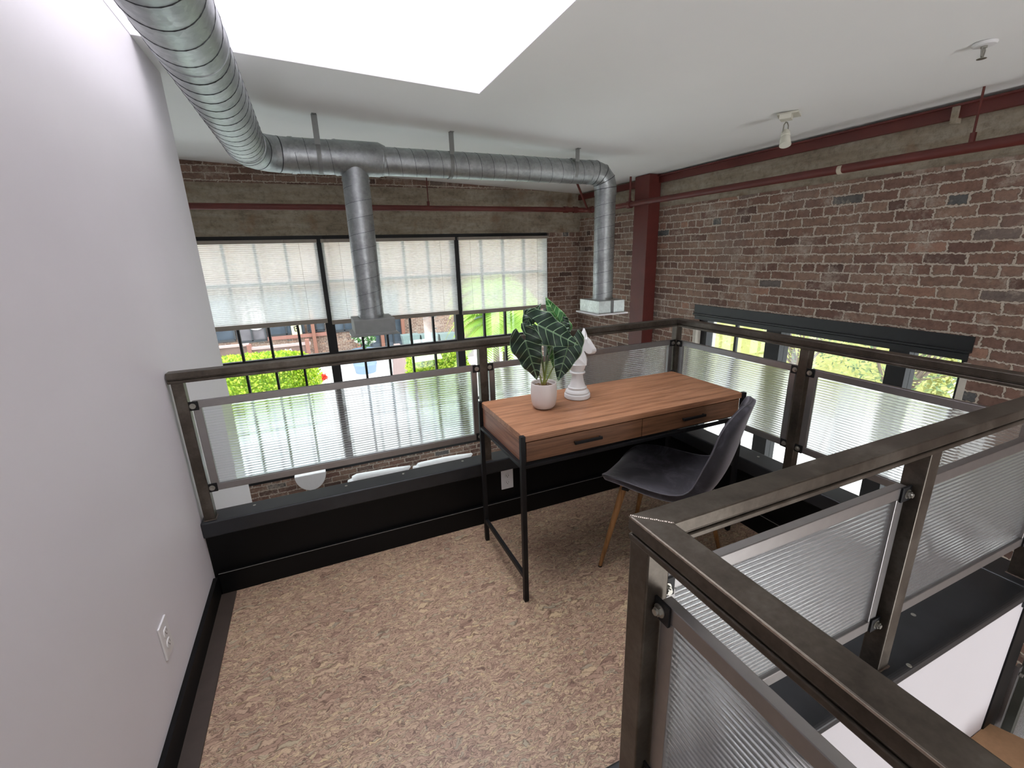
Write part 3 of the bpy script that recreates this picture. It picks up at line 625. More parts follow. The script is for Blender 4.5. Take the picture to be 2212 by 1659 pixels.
def panel(parent, axis, a, b_, c, side, z0=.497, z1=.905):
    """framed ribbed sheet from a to b_ along axis (0=x,1=y) centred on c; side = +-1, the face that shows the bolts"""
    fw = .030; th = .010
    def bx(q, u0, u1, v0, v1, w0, w1, mi=0):
        if axis == 0: q.box(u0, u1, v0, v1, w0, w1, mi)
        else: q.box(v0, v1, u0, u1, w0, w1, mi)
    q = MB()
    bx(q, a, b_, c-th, c+th, z1-fw, z1); bx(q, a, b_, c-th, c+th, z0, z0+fw); bx(q, a, a+fw, c-th, c+th, z0+fw, z1-fw); bx(q, b_-fw, b_, c-th, c+th, z0+fw, z1-fw)
    fr = q.build('panel_frame', alu, parent, bevel=.0015)
    q = MB(); sheet(q, axis, a+fw-.004, b_-fw+.004, c-.004, c+.004, z0+fw-.004, z1-fw+.004); q.build('ribbed_sheet', [poly, poly_web], fr)
    for u, s_ in ((a, 1), (b_, -1)):
        for zz in (z1-.018, z0+.018):
            q = MB(); f = c+side*th; bx(q, u-s_*.022, u+s_*.022, f, f+side*.005, zz-.019, zz+.019); q.build('bracket', black_metal, fr, bevel=.001)
            q = MB(); uc = u+s_*.002
            def P(h): return (uc, f+side*h, zz) if axis == 0 else (f+side*h, uc, zz)
            q.tube([P(.004), P(.0065)], .0115, 20); q.tube([P(.006), P(.012)], .0085, 6); q.tube([P(.011), P(.016)], .0055, 14); q.build('bolt', zinc, fr, smooth=True)
# back run
RB = thing('loft_railing', 'steel railing with ribbed panels along the back loft edge, facing the large window', 'railing', (.7, 2.135, .382))
YR = 2.135
rail_x(RB, LW+.005, 2.055, YR)
for x in (LW+.035, .748, 2.03): post(RB, x, YR)
panel(RB, 0, -.515, .715, YR+.004, -1); panel(RB, 0, .782, 1.998, YR+.004, -1)
# right run
XRR = 2.03
RR = thing('loft_railing', 'steel railing with ribbed panels along the right loft edge, before the brick wall', 'railing', (XRR, 1.3, .382))
rail_y(RR, .535, 2.108, XRR); post(RR, XRR, 1.315)
panel(RR, 1, 1.348, 2.098, XRR, -1); panel(RR, 1, .56, 1.282, XRR, -1)
# stairwell runs (nearest the camera)
YS, XS = .497, .447
RS = thing('loft_railing', 'nearest steel railing with welded corner guarding the stairwell', 'railing', (1.2, .49, .382))
b = MB()
for (i0, z0, z1) in ((0, ZT-.026, ZT), (.004, ZT-.032, ZT-.026), (.001, ZT-.044, ZT-.032)):
    xo, xi, yo, yi = XS-.025+i0, XS+.025-i0, YS+.025-i0, YS-.025+i0
    b.add([(xo, yo, z0), (xi, yi, z0), (2.055, yi, z0), (2.055, yo, z0), (xo, yo, z1), (xi, yi, z1), (2.055, yi, z1), (2.055, yo, z1)], [(0, 3, 2, 1), (4, 5, 6, 7), (0, 1, 5, 4), (1, 2, 6, 5), (2, 3, 7, 6), (3, 0, 4, 7)])
b.build('handrail', dark_steel, RS, bevel=.0025)
b = MB()
for (i0, z0, z1) in ((0, ZT-.026, ZT), (.004, ZT-.032, ZT-.026), (.001, ZT-.044, ZT-.032)):
    xo, xi, yo, yi = XS-.025+i0, XS+.025-i0, YS+.025-i0, YS-.025+i0
    b.add([(xo, yo, z0), (xo, -2.9, z0), (xi, -2.9, z0), (xi, yi, z0), (xo, yo, z1), (xo, -2.9, z1), (xi, -2.9, z1), (xi, yi, z1)], [(0, 3, 2, 1), (4, 5, 6, 7), (0, 1, 5, 4), (1, 2, 6, 5), (2, 3, 7, 6), (3, 0, 4, 7)])
b.build('handrail', dark_steel, RS, bevel=.0025)
b = MB()
for k in range(22):
    f = k/21; x = XS-.022+.046*f; y = YS+.022-.046*f
    b.lathe((x+random.uniform(-.0006, .0006), y+random.uniform(-.0006, .0006), ZT-.001), [(.0022, 0), (.0018, .0012), (.0006, .0018)], 7)
b.build('weld_bead', weld, RS, smooth=True)
b = MB(); b.bar((XS-.0245, YS+.024, ZT-.0022), (XS-.0245, -1.5, ZT-.0022), .0012, .003); b.build('ground_edge', weld, RS)
post(RS, XS+.001, YS-.001, .046); post(RS, 1.235, YS, .046); post(RS, XRR, YS, .046); post(RS, XS, -.75, .046)
panel(RS, 0, .485, 1.20, YS+.012, -1); panel(RS, 0, 1.27, 1.995, YS+.012, -1)
panel(RS, 1, -.71, .462, XS+.012, -1)
# lower stair guard beyond the stair wall
LG = thing('stair_guard', 'lower steel stair guard with ribbed panel at the right edge beyond the white stair wall', 'railing', (2.2, .4, -.8))
b = MB(); b.bar((2.13, .43, -.9), (2.13, .43, .06), .03, .03); b.build('post', plain('green_grey_steel', lin(74, 78, 72), .5, .4), LG, bevel=.002)
b = MB(); b.box(2.09, 2.115, .44, .452, -.9, .0); b.box(2.145, 2.17, .425, .44, -.9, .0); b.build('panel_frame', alu, LG)
b = MB(); sheet(b, 0, 2.165, 2.9, .428, .436, -.9, -.05); b.build('ribbed_sheet', [poly, poly_web], LG)
b = MB(); b.tube([(2.10, .438, -.03), (2.10, .43, -.03)], .007, 12); b.build('bolt', zinc, LG, smooth=True)
b = MB(); b.add([(1.895, .453, -.24), (2.035, .453, -.24), (2.14, .22, -.24), (1.895, .22, -.24), (1.895, .453, -.28), (2.035, .453, -.28), (2.14, .22, -.28), (1.895, .22, -.28)], [(0, 3, 2, 1), (4, 5, 6, 7), (0, 1, 5, 4), (1, 2, 6, 5), (2, 3, 7, 6), (3, 0, 4, 7)])
c = b.build('stair_tread', plain('kraft_board', lin(176, 138, 104), .8, 0, .06, 60)); tag(c, 'plain tan board tread at the lower right against the white stair wall', 'stair tread')

# ------------------------------------------------------------------ desk
dk = thing('writing_desk', 'wooden two-drawer desk with thin black metal legs at the back railing', 'desk', (1.25, 1.72, 0))
X0, X1, Y0, Y1 = .665, 1.85, 1.475, 1.955; ZD = .765
b = MB(); b.box(X0+.004, X1-.004, Y0, Y1, ZD-.026, ZD); b.build('desktop', desk_wood, dk, bevel=.0015)
for x in (X0+.006, X1-.022):
    b = MB(); b.box(x, x+.016, Y0+.014, Y1-.014, ZD-.120, ZD-.0275); b.build('side_panel', side_wood, dk, bevel=.001)
b = MB(); b.box(X0+.02, X1-.02, Y1-.03, Y1-.015, ZD-.12, ZD-.0275); b.build('back_panel', shaded_front_wood, dk)
b = MB(); b.box(X0+.02, X1-.02, Y0+.015, Y1-.015, ZD-.122, ZD-.116); b.build('bottom_panel', black_metal, dk)
xm = 1.246
for (a, c) in ((X0+.018, xm-.0015), (xm+.0015, X1-.02)):
    b = MB(); b.box(a, c, Y0+.002, Y0+.018, ZD-.112, ZD-.030); b.box(a+.02, c-.02, Y0+.018, Y0+.35, ZD-.11, ZD-.035)
    dr = b.build('drawer', shaded_front_wood, dk, bevel=.001)
    h = (a+c)/2; b = MB(); b.box(h-.066, h+.066, Y0-.014, Y0-.006, ZD-.076, ZD-.064); b.box(h-.064, h-.056, Y0-.008, Y0+.003, ZD-.075, ZD-.065); b.box(h+.056, h+.064, Y0-.008, Y0+.003, ZD-.075, ZD-.065)
    b.build('handle', black_metal, dr, bevel=.001)
lg = .020
for x in (X0, X1):
    for y in (Y0, Y1):
        b = MB(); b.box(x-lg/2, x+lg/2, y-lg/2, y+lg/2, .004, ZD+.003); l_ = b.build('leg', black_metal, dk, bevel=.001)
        b = MB(); b.box(x-lg/2+.001, x+lg/2-.001, y-lg/2+.001, y+lg/2-.001, 0, .005); b.build('foot_cap', dark_slot, l_)
    b = MB(); b.box(x-.008, x+.008, Y0+.01, Y1-.01, .11, .13); b.build('stretcher', black_metal, dk, bevel=.001)
    b = MB(); b.box(x-.009, x+.009, Y0+.01, Y1-.01, ZD-.136, ZD-.1205); b.build('side_rail', black_metal, dk, bevel=.001)
for y in (Y0, Y1):
    b = MB(); b.box(X0+.01, X1-.01, y-.008, y+.008, ZD-.136, ZD-.1225); b.build('apron_rail', black_metal, dk, bevel=.001)
# groove across the floor under the desk
# ------------------------------------------------------------------ chair (local frame: +y = facing, origin at seat centre on the floor)
CC = Vector((1.374, 1.443, 0)); fac = Vector((-.5, .866, 0)).normalized(); rt = Vector((fac.y, -fac.x, 0))
ch = thing('dining_chair', 'charcoal velvet shell chair with slim wood-look legs, turned beside the desk', 'chair', CC)
def cl(x, y, z): return CC + rt*x + fac*y + Vector((0, 0, z))
# shell: profile along the centreline (y forward, z up) from the seat front to the top of the back
prof = [(.262, .425, .07), (.256, .430, .125), (.24, .440, .17), (.215, .449, .2), (.15, .452, .222), (.05, .438, .232), (-.05, .432, .232), (-.13, .442, .226), (-.185, .475, .215), (-.215, .53, .205), (-.235, .60, .203), (-.252, .68, .20), (-.264, .745, .196), (-.275, .79, .18), (-.284, .825, .15), (-.290, .848, .11), (-.293, .860, .05)]
def shell(off, shrink=0):
    rows = []
    n = 12
    for i, (y, z, hw) in enumerate(prof):
        p0 = Vector(prof[max(i-1, 0)][:2]); p1 = Vector(prof[min(i+1, len(prof)-1)][:2]); tdir = (p1-p0).normalized(); nr = Vector((-tdir.y, tdir.x))  # pointing...
        if i < 8 and nr.y < 0: nr = -nr
        if i >= 8 and nr.x < 0: nr = -nr
        row = []
        for k in range(n+1):
            t = -1+2*k/n; e = abs(t)**2.4
            side = (.055 if y > -.25 else .04)*e*min(1, i/5)*min(1, (len(prof)-1-i)/4+.15)
            xx = (hw-shrink)*math.sin(t*PI/2*.98)*(1.0)
            fy = y + nr.x*(side+off); fz = z+nr.y*(side+off)
            row.append(cl(xx, fy, fz))
        rows.append(row)
    return rows, n
top, n = shell(.0); bot, _ = shell(-.028, .006)
b = MB(); vs = [v for r in top for v in r]+[v for r in bot for v in r]; W_ = n+1; NR = len(prof); o = W_*NR; fs = []
for i in range(NR-1):
    for k in range(n):
        a = i*W_+k; fs.append((a, a+1, a+1+W_, a+W_)); fs.append((o+a, o+a+W_, o+a+1+W_, o+a+1))
for i in range(NR-1):
    a = i*W_; fs.append((a, a+W_, o+a+W_, o+a)); a = i*W_+n; fs.append((a, o+a, o+a+W_, a+W_))
for k in range(n):
    fs.append((k, o+k, o+k+1, k+1)); a = (NR-1)*W_+k; fs.append((a, a+1, o+a+1, o+a))
b.add(vs, fs); sh = b.build('seat_shell', velvet, ch, smooth='all', sub=2)
edge = [top[i][0] for i in range(NR)]+[top[-1][k] for k in range(1, n)]+[top[i][n] for i in reversed(range(NR))]+[top[0][k] for k in reversed(range(1, n))]
low = [bot[i][0] for i in range(NR)]+[bot[-1][k] for k in range(1, n)]+[bot[i][n] for i in reversed(range(NR))]+[bot[0][k] for k in reversed(range(1, n))]
b = MB(); pts = [(p*.6+q*.4) for p, q in zip(edge, low)]; pts.append(pts[0]); b.tube(pts, .0035, 6, cap=False); b.build('piping', plain('velvet_piping', lin(84, 82, 88), .8), ch, smooth='all', sub=1)
feet = [(1.078, 1.523), (1.454, 1.74), (1.67, 1.364), (1.294, 1.147)]
for (x, y) in feet:
    f = Vector((x, y, 0)); d = f-CC; tp = CC + d*.60 + Vector((0, 0, .425))
    if (f-CC).dot(fac) > 0: tp = CC+d*.66+Vector((0, 0, .425))
    b = MB(); b.tube([tp, f+Vector((0, 0, .006))], [.017, .009], 16); l_ = b.build('leg', leg_wood, ch, smooth=True)
    b = MB(); b.tube([f+Vector((0, 0, .0)), f+Vector((0, 0, .007))], .0095, 12); b.build('foot_glide', dark_slot, l_, smooth=True)
b = MB(); b.bar(cl(-.17, .13, .415), cl(.17, .13, .415), .03, .012); b.bar(cl(-.17, -.13, .415), cl(.17, -.13, .415), .03, .012); b.bar(cl(0, -.13, .415), cl(0, .13, .415), .03, .01); b.build('under_frame', black_metal, ch)

# ------------------------------------------------------------------ potted plant
PC = Vector((.899, 1.743, ZD+.0005))
pl = thing('potted_plant', 'dark green white-veined leafy plant in a white pot on the desk', 'plant', PC)
b = MB(); b.lathe(PC, [(.030, 0), (.044, .004), (.052, .015), (.057, .035), (.0595, .065), (.0585, .095), (.0575, .118), (.0565, .1205), (.0545, .1195), (.053, .112), (.053, .10), (.002, .099)], 48); b.build('pot', ceramic, pl, smooth='all')
b = MB()
for k in range(260):
    r = .051*math.sqrt(random.random()); a = random.random()*2*PI; s_ = random.uniform(.0025, .005)
    b.lathe(PC+Vector((r*math.cos(a), r*math.sin(a), .1015+random.uniform(-.001, .003))), [(s_*.5, -s_*.5), (s_, 0), (s_*.6, s_*.5)], 5)
g = b.build('gravel', [gravel], pl); g['kind'] = 'stuff'
def lp(cx, cy, Y): return at(1080+cx/6.146, 630+cy/6.146, Y)
def leaf(A, T, hw, mat, nh=None, lobe=.32, droop=.02, wave=.008, fold=.15, roll=0, name='leaf'):
    A, T = Vector(A), Vector(T); u = T-A; ln = u.length; u.normalize()
    nh = Vector(nh) if nh else (CAM-A).normalized()
    v = nh.cross(u).normalized(); n_ = u.cross(v).normalized()
    if roll: M_ = Matrix.Rotation(roll, 3, u); v = M_ @ v; n_ = M_ @ n_
    me = bpy.data.meshes.new(name); bm = bmesh.new(); uv1 = bm.loops.layers.uv.new('shape'); uv2 = bm.loops.layers.uv.new('edge')
    NS, NT = 40, 10; root = wloc(pl)
    ph = random.random()*6
    def outer(s):
        pts = [(-lobe, .30), (-lobe*.9, .52), (-lobe*.6, .80), (-lobe*.2, .97), (0, 1.0), (.15, .98), (.35, .86), (.55, .66), (.75, .40), (.9, .18), (1, .0)]
        for (a, p), (c, q) in zip(pts, pts[1:]):
            if s <= c: f = (s-a)/(c-a); f = max(0, min(1, f)); return p+(q-p)*f
        return 0
    def inner(s): return 0 if s >= 0 else .30*(-s/lobe)**.7
    for sd in (-1, 1):
        grid = []
        for i in range(NS+1):
            s = -lobe+(1+lobe)*i/NS; o_, i_ = outer(s), inner(s); row = []
            for j in range(NT+1):
                e = j/NT; t = i_+(o_-i_)*e
                z = -droop*s*abs(s) - fold*hw*t*t + wave*(e**2)*math.sin(s*16+ph+sd)
                p = A + u*(s*ln) + v*(sd*t*hw*(1+.05*math.sin(s*14+ph)*e)) + n_*z
                row.append((bm.verts.new(p-root), s, t, e))
            grid.append(row)
        for i in range(NS):
            for j in range(NT):
                q = [grid[i][j], grid[i+1][j], grid[i+1][j+1], grid[i][j+1]]
                try: f = bm.faces.new([x[0] for x in q])
                except ValueError: continue
                f.smooth = True
                for lo, x in zip(f.loops, q): lo[uv1].uv = (x[1], x[2]); lo[uv2].uv = (x[3], 0)
    bmesh.ops.remove_doubles(bm, verts=bm.verts, dist=.0001)
    bm.to_mesh(me); bm.free(); me.materials.append(mat)
    o = bpy.data.objects.new(name, me); COL.objects.link(o); o.parent = pl
    so = o.modifiers.new('solid', 'SOLIDIFY'); so.thickness = .0012
    return o
leaf(lp(335, 650, 1.66), lp(505, 1195, 1.67), .066, leaf_dark)
leaf(lp(500, 440, 1.67), lp(1060, 705, 1.62), .074, leaf_dark, nh=(-.3, -.85, .42), droop=.015)
leaf(lp(925, 660, 1.70), lp(768, 1190, 1.69), .066, leaf_dark)
leaf(lp(835, 500, 1.80), lp(608, 80, 1.83), .046, leaf_green, fold=.3, lobe=.2)
leaf(lp(420, 360, 1.84), lp(525, 195, 1.80), .026, leaf_dark, droop=.03)
leaf(lp(410, 300, 1.80), lp(318, 525, 1.78), .032, leaf_dark)
leaf(lp(700, 690, 1.80), lp(715, 1040, 1.82), .028, leaf_green, fold=.4)
leaf(lp(690, 380, 1.87), lp(600, 285, 1.86), .030, leaf_green)
leaf(lp(835, 400, 1.80), lp(930, 620, 1.77), .028, leaf_dark)
base = PC+Vector((0, 0, .10))
for (cx, cy, Y, hx, hy) in ((335, 640, 1.665, 480, 850), (470, 430, 1.675, 545, 750), (925, 650, 1.705, 780, 840), (830, 495, 1.80, 620, 760), (420, 350, 1.84, 560, 760), (410, 300, 1.80, 590, 780), (700, 690, 1.80, 625, 850), (690, 380, 1.87, 600, 700), (835, 400, 1.80, 635, 800)):
    a = base+Vector((random.uniform(-.008, .012), random.uniform(-.008, .008), 0)); e = lp(cx, cy, Y); h = lp(hx, hy, 1.74)
    pts = [a*(1-t)**2+h*2*t*(1-t)+e*t*t for t in [i/12 for i in range(13)]]
    b = MB(); b.tube(pts, [.0036-.0016*i/12 for i in range(13)], 8); b.build('stem', stem_mat, pl, smooth=True)

# ------------------------------------------------------------------ chess knight
KC = Vector((1.111, 1.800, ZD+.0005)); kn = thing('chess_knight_sculpture', 'white chess knight sculpture standing on the desk right of the plant', 'sculpture', KC)
k = .001
b = MB(); b.lathe(KC, [(.0, 0), (.058, 0), (.0625, .004), (.0625, .020), (.060, .024), (.055, .026), (.058, .030), (.056, .036), (.047, .044), (.045, .046), (.0465, .050), (.0455, .055), (.040, .058), (.036, .068), (.031, .085), (.0275, .105), (.0255, .118), (.026, .121), (.036, .123), (.038, .127), (.036, .131), (.030, .133), (.034, .145), (.039, .160), (.040, .168), (.0, .168)], 48)
b.build('turned_base', plaster, kn, smooth=True)
prof2 = [(-20, 166), (42, 166), (44, 190), (38, 212), (29, 228), (31, 236), (44, 222), (62, 214), (80, 217), (88, 228), (86, 240), (72, 262), (60, 282), (44, 298), (40, 312), (30, 336), (20, 320), (18, 306), (0, 296), (-14, 270), (-22, 235), (-24, 195)]
rr_ = Vector((R_.x, R_.y, 0)).normalized(); dd_ = Vector((-rr_.y, rr_.x, 0))
b = MB(); n = len(prof2); cxm = 22; czm = 235; vs = []
for s_, th in ((-1, .018), (1, .018)):
    for (x, z) in prof2: vs.append(KC+rr_*(x*k)+dd_*(s_*(.007 if z < 300 and z > 200 else .011))+Vector((0, 0, z*k)))
inn = []
for s_ in (-1, 1):
    for (x, z) in prof2:
        x2 = cxm+(x-cxm)*.62 if z < 300 else x; z2 = czm+(z-czm)*.72 if z < 300 else 290
        if z < 180: x2, z2 = x*.8+4, z
        inn.append(KC+rr_*(x2*k)+dd_*(s_*(.034 if z < 200 else .028))+Vector((0, 0, z2*k)))
vs += inn; fs = []
for i in range(n):
    j = (i+1) % n
    fs.append((i, j, n+j, n+i)); fs.append((i, 2*n+i, 2*n+j, j)); fs.append((n+i, n+j, 3*n+j, 3*n+i))
fs.append(tuple(range(2*n, 3*n))); fs.append(tuple(reversed(range(3*n, 4*n))))
b.add(vs, fs); hd = b.build('horse_head', plaster, kn)
for s_ in (-1, 1):
    b = MB(); a = KC+dd_*(s_*.009); b.add([a+rr_*.016+Vector((0, 0, .300)), a+rr_*.040+Vector((0, 0, .300)), a+rr_*.028+dd_*s_*.012+Vector((0, 0, .300)), a+rr_*.026+Vector((0, 0, .338))], [(0, 1, 2), (0, 1, 3), (1, 2, 3), (0, 2, 3)]); b.build('ear', plaster, hd)

# ------------------------------------------------------------------ lower level things seen through the gap
b = MB(); pr = [(-.18, 0)]+[(.18*math.cos(PI+PI*i/16)*1.0,   .215*math.sin(PI+PI*i/16)) for i in range(17)]+[(.18, 0)]
c3 = at(670, 1021, 5.72); b.prism([(c3.x+x, c3.z+z_) for x, z_ in pr[1:-1]], 1, 5.66, YB+.002)
c = b.build('wall_sconce', plaster, bevel=.01); tag(c, 'white half-round wall sconce on the bricks below the back window', 'wall light')
def cushion(top, label):
    b = MB(); P_ = [at(x, y, 5.35) for x, y in top]; n = len(P_)
    pts = []; rs = []
    for i in range(n-1):
        for k in range(4): t = k/4; pts.append(P_[i].lerp(P_[i+1], t))
    pts.append(P_[-1]); m_ = len(pts)
    for i in range(m_): rs.append(.02+.055*min(1, math.sin(PI*i/(m_-1))*2.2)**.6 if 0 < i < m_-1 else .012)
    b.tube([p-Vector((0, 0, r_)) for p, r_ in zip(pts, rs)], rs, 16); c = b.build('sofa_cushion', plain('white_upholstery', lin(244, 246, 246), .9, 0, .02), smooth='all'); return tag(c, label, 'cushion')
c1 = cushion([(752, 1036), (772, 1024), (820, 1016), (886, 1005)], 'left of two long white sofa cushions below the back window')
c2 = cushion([(893, 1006), (910, 999), (960, 988), (1020, 978)], 'right of two long white sofa cushions below the back window')
b = MB(); b.box(.0, 1.75, 5.15, 5.75, ZL, -1.36); c = b.build('sofa', plain('white_sofa_fabric', lin(230, 232, 232), .9, 0, .02), bevel=.05, segs=4); tag(c, 'white sofa against the back wall on the lower level', 'sofa')

# ------------------------------------------------------------------ outside
paving = plain('pale_paving', lin(222, 220, 218), .9, 0, .1, 1.5)
b = MB(); b.box(-30, 34, 6.2, 40, ZL-.3, ZL-.02); b.box(3.95, 34, -14, 6.2, ZL-.3, ZL-.02); struct(b.build('ground', paving))
def hedge(name, label, cat, c, size, n, cols, ls=.07, group=None, shape='box'):
    c = Vector(c); b = MB(); core = MB()
    for i in range(n):
        if shape == 'box':
            f = random.random(); s_ = size
            p = Vector([random.uniform(-1, 1) for _ in range(3)]); ax = random.choice((0, 1, 1, 2, 2)); p[ax] = random.choice((-1, 1)) if ax != 2 else 1
            if ax == 1: p[1] = -1 if random.random() < .85 else 1
            p *= random.uniform(.86, 1.02)
            q = Vector((abs(p.x)**3, abs(p.y)**3, max(0, p.z)**3)); r_ = max(1, (q.x+q.y+q.z)**.33); p /= r_
        else:
            p = Vector((random.gauss(0, 1), random.gauss(0, 1), random.gauss(0, 1))).normalized()*random.uniform(.55, 1)
            p *= .8+.25*math.sin(p.x*7+1)*math.sin(p.z*6)+.1*math.sin(p.y*11)
        p = c+Vector((p.x*size[0], p.y*size[1], p.z*size[2]))
        d = Vector((random.gauss(0, 1), random.gauss(0, 1), random.gauss(0, 1)+.4)).normalized(); e = d.cross(Vector((random.gauss(0, 1), random.gauss(0, 1), random.gauss(0, 1)))).normalized(); l_ = ls*random.uniform(.6, 1.2)
        b.add([p, p+d*l_*.5+e*l_*.28, p+d*l_, p+d*l_*.5-e*l_*.28], [(0, 1, 2, 3)], random.randrange(len(cols)))
    if shape == 'box': b.box(c.x-size[0]*.8, c.x+size[0]*.8, c.y-size[1]*.75, c.y+size[1]*.8, c.z-size[2]*.98, c.z+size[2]*.82, 0)
    if shape == 'box': lo = c.z-size[2]; b.v = [Vector((v.x, v.y, max(v.z, lo))) for v in b.v]
    o = b.build(name, cols); return tag(o, label, cat, group)
def leafmat(name, c): 
    if name in MATS: return MATS[name]
    m, nt, out = newmat(name); d = N(nt, 'BsdfDiffuse'); d.inputs[0].default_value = (*c, 1); t = N(nt, 'BsdfTranslucent'); t.inputs[0].default_value = (*c, 1)
    x = N(nt, 'MixShader'); x.inputs[0].default_value = .35; L(nt, d.outputs[0], x.inputs[1]); L(nt, t.outputs[0], x.inputs[2]); L(nt, x.outputs[0], out.inputs[0]); MATS[name] = m; return m
yg = [leafmat('lime_leaf_a', lin(168, 196, 52)), leafmat('lime_leaf_b', lin(204, 222, 84)), leafmat('lime_leaf_c', lin(222, 230, 110)), leafmat('lime_leaf_d', lin(130, 170, 60))]
hedge('hedge', 'bright lime green hedge outside the left bay of the back window', 'hedge', (-1.35, 10.5, -.98), (1.25, .6, .54), 12000, yg, .075)
hedge('hedge', 'bright lime green hedge outside, between the duct drop and the railing post', 'hedge', (2.55, 10.6, -1.27), (.72, .6, .55), 9000, yg, .075)
hedge('hedge', 'low green shrub before the brown fence, seen above the left hedge', 'hedge', (-2.6, 14.5, -2.0), (1.5, .5, .62), 7000, [yg[3], yg[1], leafmat('fresh_leaf', lin(120, 176, 84))], .09)
b = MB(); b.box(-6, .05, 6.25, 11.3, ZL-.02, -1.52); b.box(1.85, 3.34, 6.25, 11.4, ZL-.02, -1.82); b.box(3.34, 6.6, 6.25, 8.6, ZL-.02, -1.82); c = b.build('planter_terrace', plain('pale_blue_grey_deck', lin(240, 248, 250), .7, 0, .04, 2)); tag(c, 'pale raised terrace just outside the back window carrying the lime hedges', 'terrace')
# tree fern
def fern(c, n, ln, label, mats, name='tree_fern'):
    t = thing(name, label, 'tree', Vector((c[0], c[1], ZL-.02))); c = Vector(c)
    b = MB(); b.tube([Vector((c.x, c.y, ZL-.02)), c], [.11, .08], 10); b.build('trunk', plain('fern_trunk', lin(84, 66, 50), .9, 0, .3), t, smooth=True)
    b = MB()
    for i in range(n):
        a = 2*PI*i/n+random.uniform(-.15, .15); el = random.uniform(-.15, 1.05); pts = []
        for k_ in range(19):
            s_ = k_/18; r_ = ln*s_*math.cos(el*(1-s_*.3)); z_ = ln*(math.sin(el)*s_-.75*s_*s_*s_-.1*s_*s_)
            pts.append(c+Vector((math.cos(a)*r_, math.sin(a)*r_, z_)))
        b.tube(pts, [.012*(1-.8*j/18) for j in range(19)], 5, 1)
        for j in range(2, 19):
            p = pts[j]; d = (pts[j]-pts[j-1]).normalized(); sdv = d.cross(Vector((0, 0, 1))).normalized(); w_ = .34*math.sin(PI*min(1, .1+j/19))**.8
            for q in (0, .33, .66):
                pp = p-d*(pts[j]-pts[j-1]).length*q
                for sg in (-1, 1):
                    tip = pp+sdv*sg*w_+d*w_*.35-Vector((0, 0, w_*.28)); b.add([pp-d*.022, pp+d*.022, tip], [(0, 1, 2)])
    b.build('fronds', mats, t)
fern((3.72, 8.95, .1), 34, 1.5, 'light green tree fern outside the right bay of the back window', [leafmat('fern_leaf', lin(176, 208, 110)), leafmat('fern_rib', lin(196, 190, 110))])
fern((5.0, 12.9, .3), 26, 1.7, 'second tree fern farther out, behind the one at the right bay', [leafmat('fern_leaf', lin(176, 208, 110)), leafmat('fern_rib', lin(196, 190, 110))])
# opposite building
bd = thing('shop_building', 'brick shop building with dark glazed front across the courtyard', 'building', (2, 21.5, ZL))
FB = mk_brick('far_brick', 0); FB2 = FB
dkg = plain('dark_shop_glass', lin(72, 82, 92), .12, 0, .35, 1.6); timb = plain('grey_timber', lin(104, 100, 104), .7, 0, .2, 3); rdt = plain('rust_trim', lin(150, 104, 92), .7)
b = MB(); b.box(-9, 14, 21, 25, ZL, 4.6); b.build('wall', FB, bd)
for (xa, xb, za, zb_, mt) in ((-6, -3.1, -1.6, .2, dkg), (-3.0, -2.0, -1.7, .2, timb), (-1.9, -.55, -1.55, .2, dkg), (-.4, .25, -1.5, .2, dkg), (.6, 1.5, -1.6, .1, dkg), (1.7, 2.5, -2.65, .1, dkg), (2.7, 3.5, -2.65, 0, dkg), (7, 9, -2, 0, dkg)):
    q = MB(); q.box(xa, xb, 20.93, 21.02, za, zb_); w_ = q.build('shop_window', mt, bd)
    q = MB()
    for xx in (xa, (xa+xb)/2, xb): q.box(xx-.03, xx+.03, 20.88, 20.94, za, zb_)
    q.box(xa, xb, 20.88, 20.94, za-.05, za+.04); q.build('window_bars', plain('dark_bars', lin(52, 56, 60), .5), w_)
b = MB(); b.box(-1.95, .55, 20.8, 21.0, -1.72, -1.58); b.build('ledge', rdt, bd)
b = MB()
for xx in (-.2, 1.55, 2.6, 3.55): b.box(xx-.07, xx+.07, 20.7, 20.98, -2.7, -.6)
b.build('timber_posts', plain('red_brown_post', lin(140, 96, 80), .7), bd)
sg = thing('round_sign', 'round white slatted sign on the dark front across the courtyard', 'sign', (-2.3, 20.9, -1.2))
q = MB(); cc = Vector((-2.3, 20.89, -.83)); q.tube([cc+Vector((.40*math.cos(a*PI/24), 0, .40*math.sin(a*PI/24))) for a in range(49)], .035, 6)
for xx in (-.2, -.08, .04, .12, .22): q.box(cc.x+xx-.02, cc.x+xx+.02, 20.88, 20.9, cc.z-.34, cc.z+.3)
q.box(cc.x-.35, cc.x+.35, 20.88, 20.9, cc.z-.04, cc.z+.02); q.build('sign_face', white_plastic, sg)
q = MB(); pc = at(641, 716, 20.83); q.box(pc.x-.19, pc.x+.19, 20.85, 20.87, pc.z-.26, pc.z+.35); c = q.build('poster', plain('cream_poster', lin(236, 232, 180), .6)); tag(c, 'small pale yellow poster on the dark shop window', 'poster')
q = MB(); q.tube([(pc.x-.03, 20.835, pc.z+.12), (pc.x+.1, 20.835, pc.z+.12), (pc.x+.1, 20.835, pc.z+.02), (pc.x-.06, 20.835, pc.z+.02), (pc.x-.08, 20.835, pc.z+.2), (pc.x+.08, 20.835, pc.z+.22)], .022, 5); q.box(pc.x-.12, pc.x+.12, 20.83, 20.84, pc.z-.2, pc.z-.14)
q.build('print', dark_slot, c)
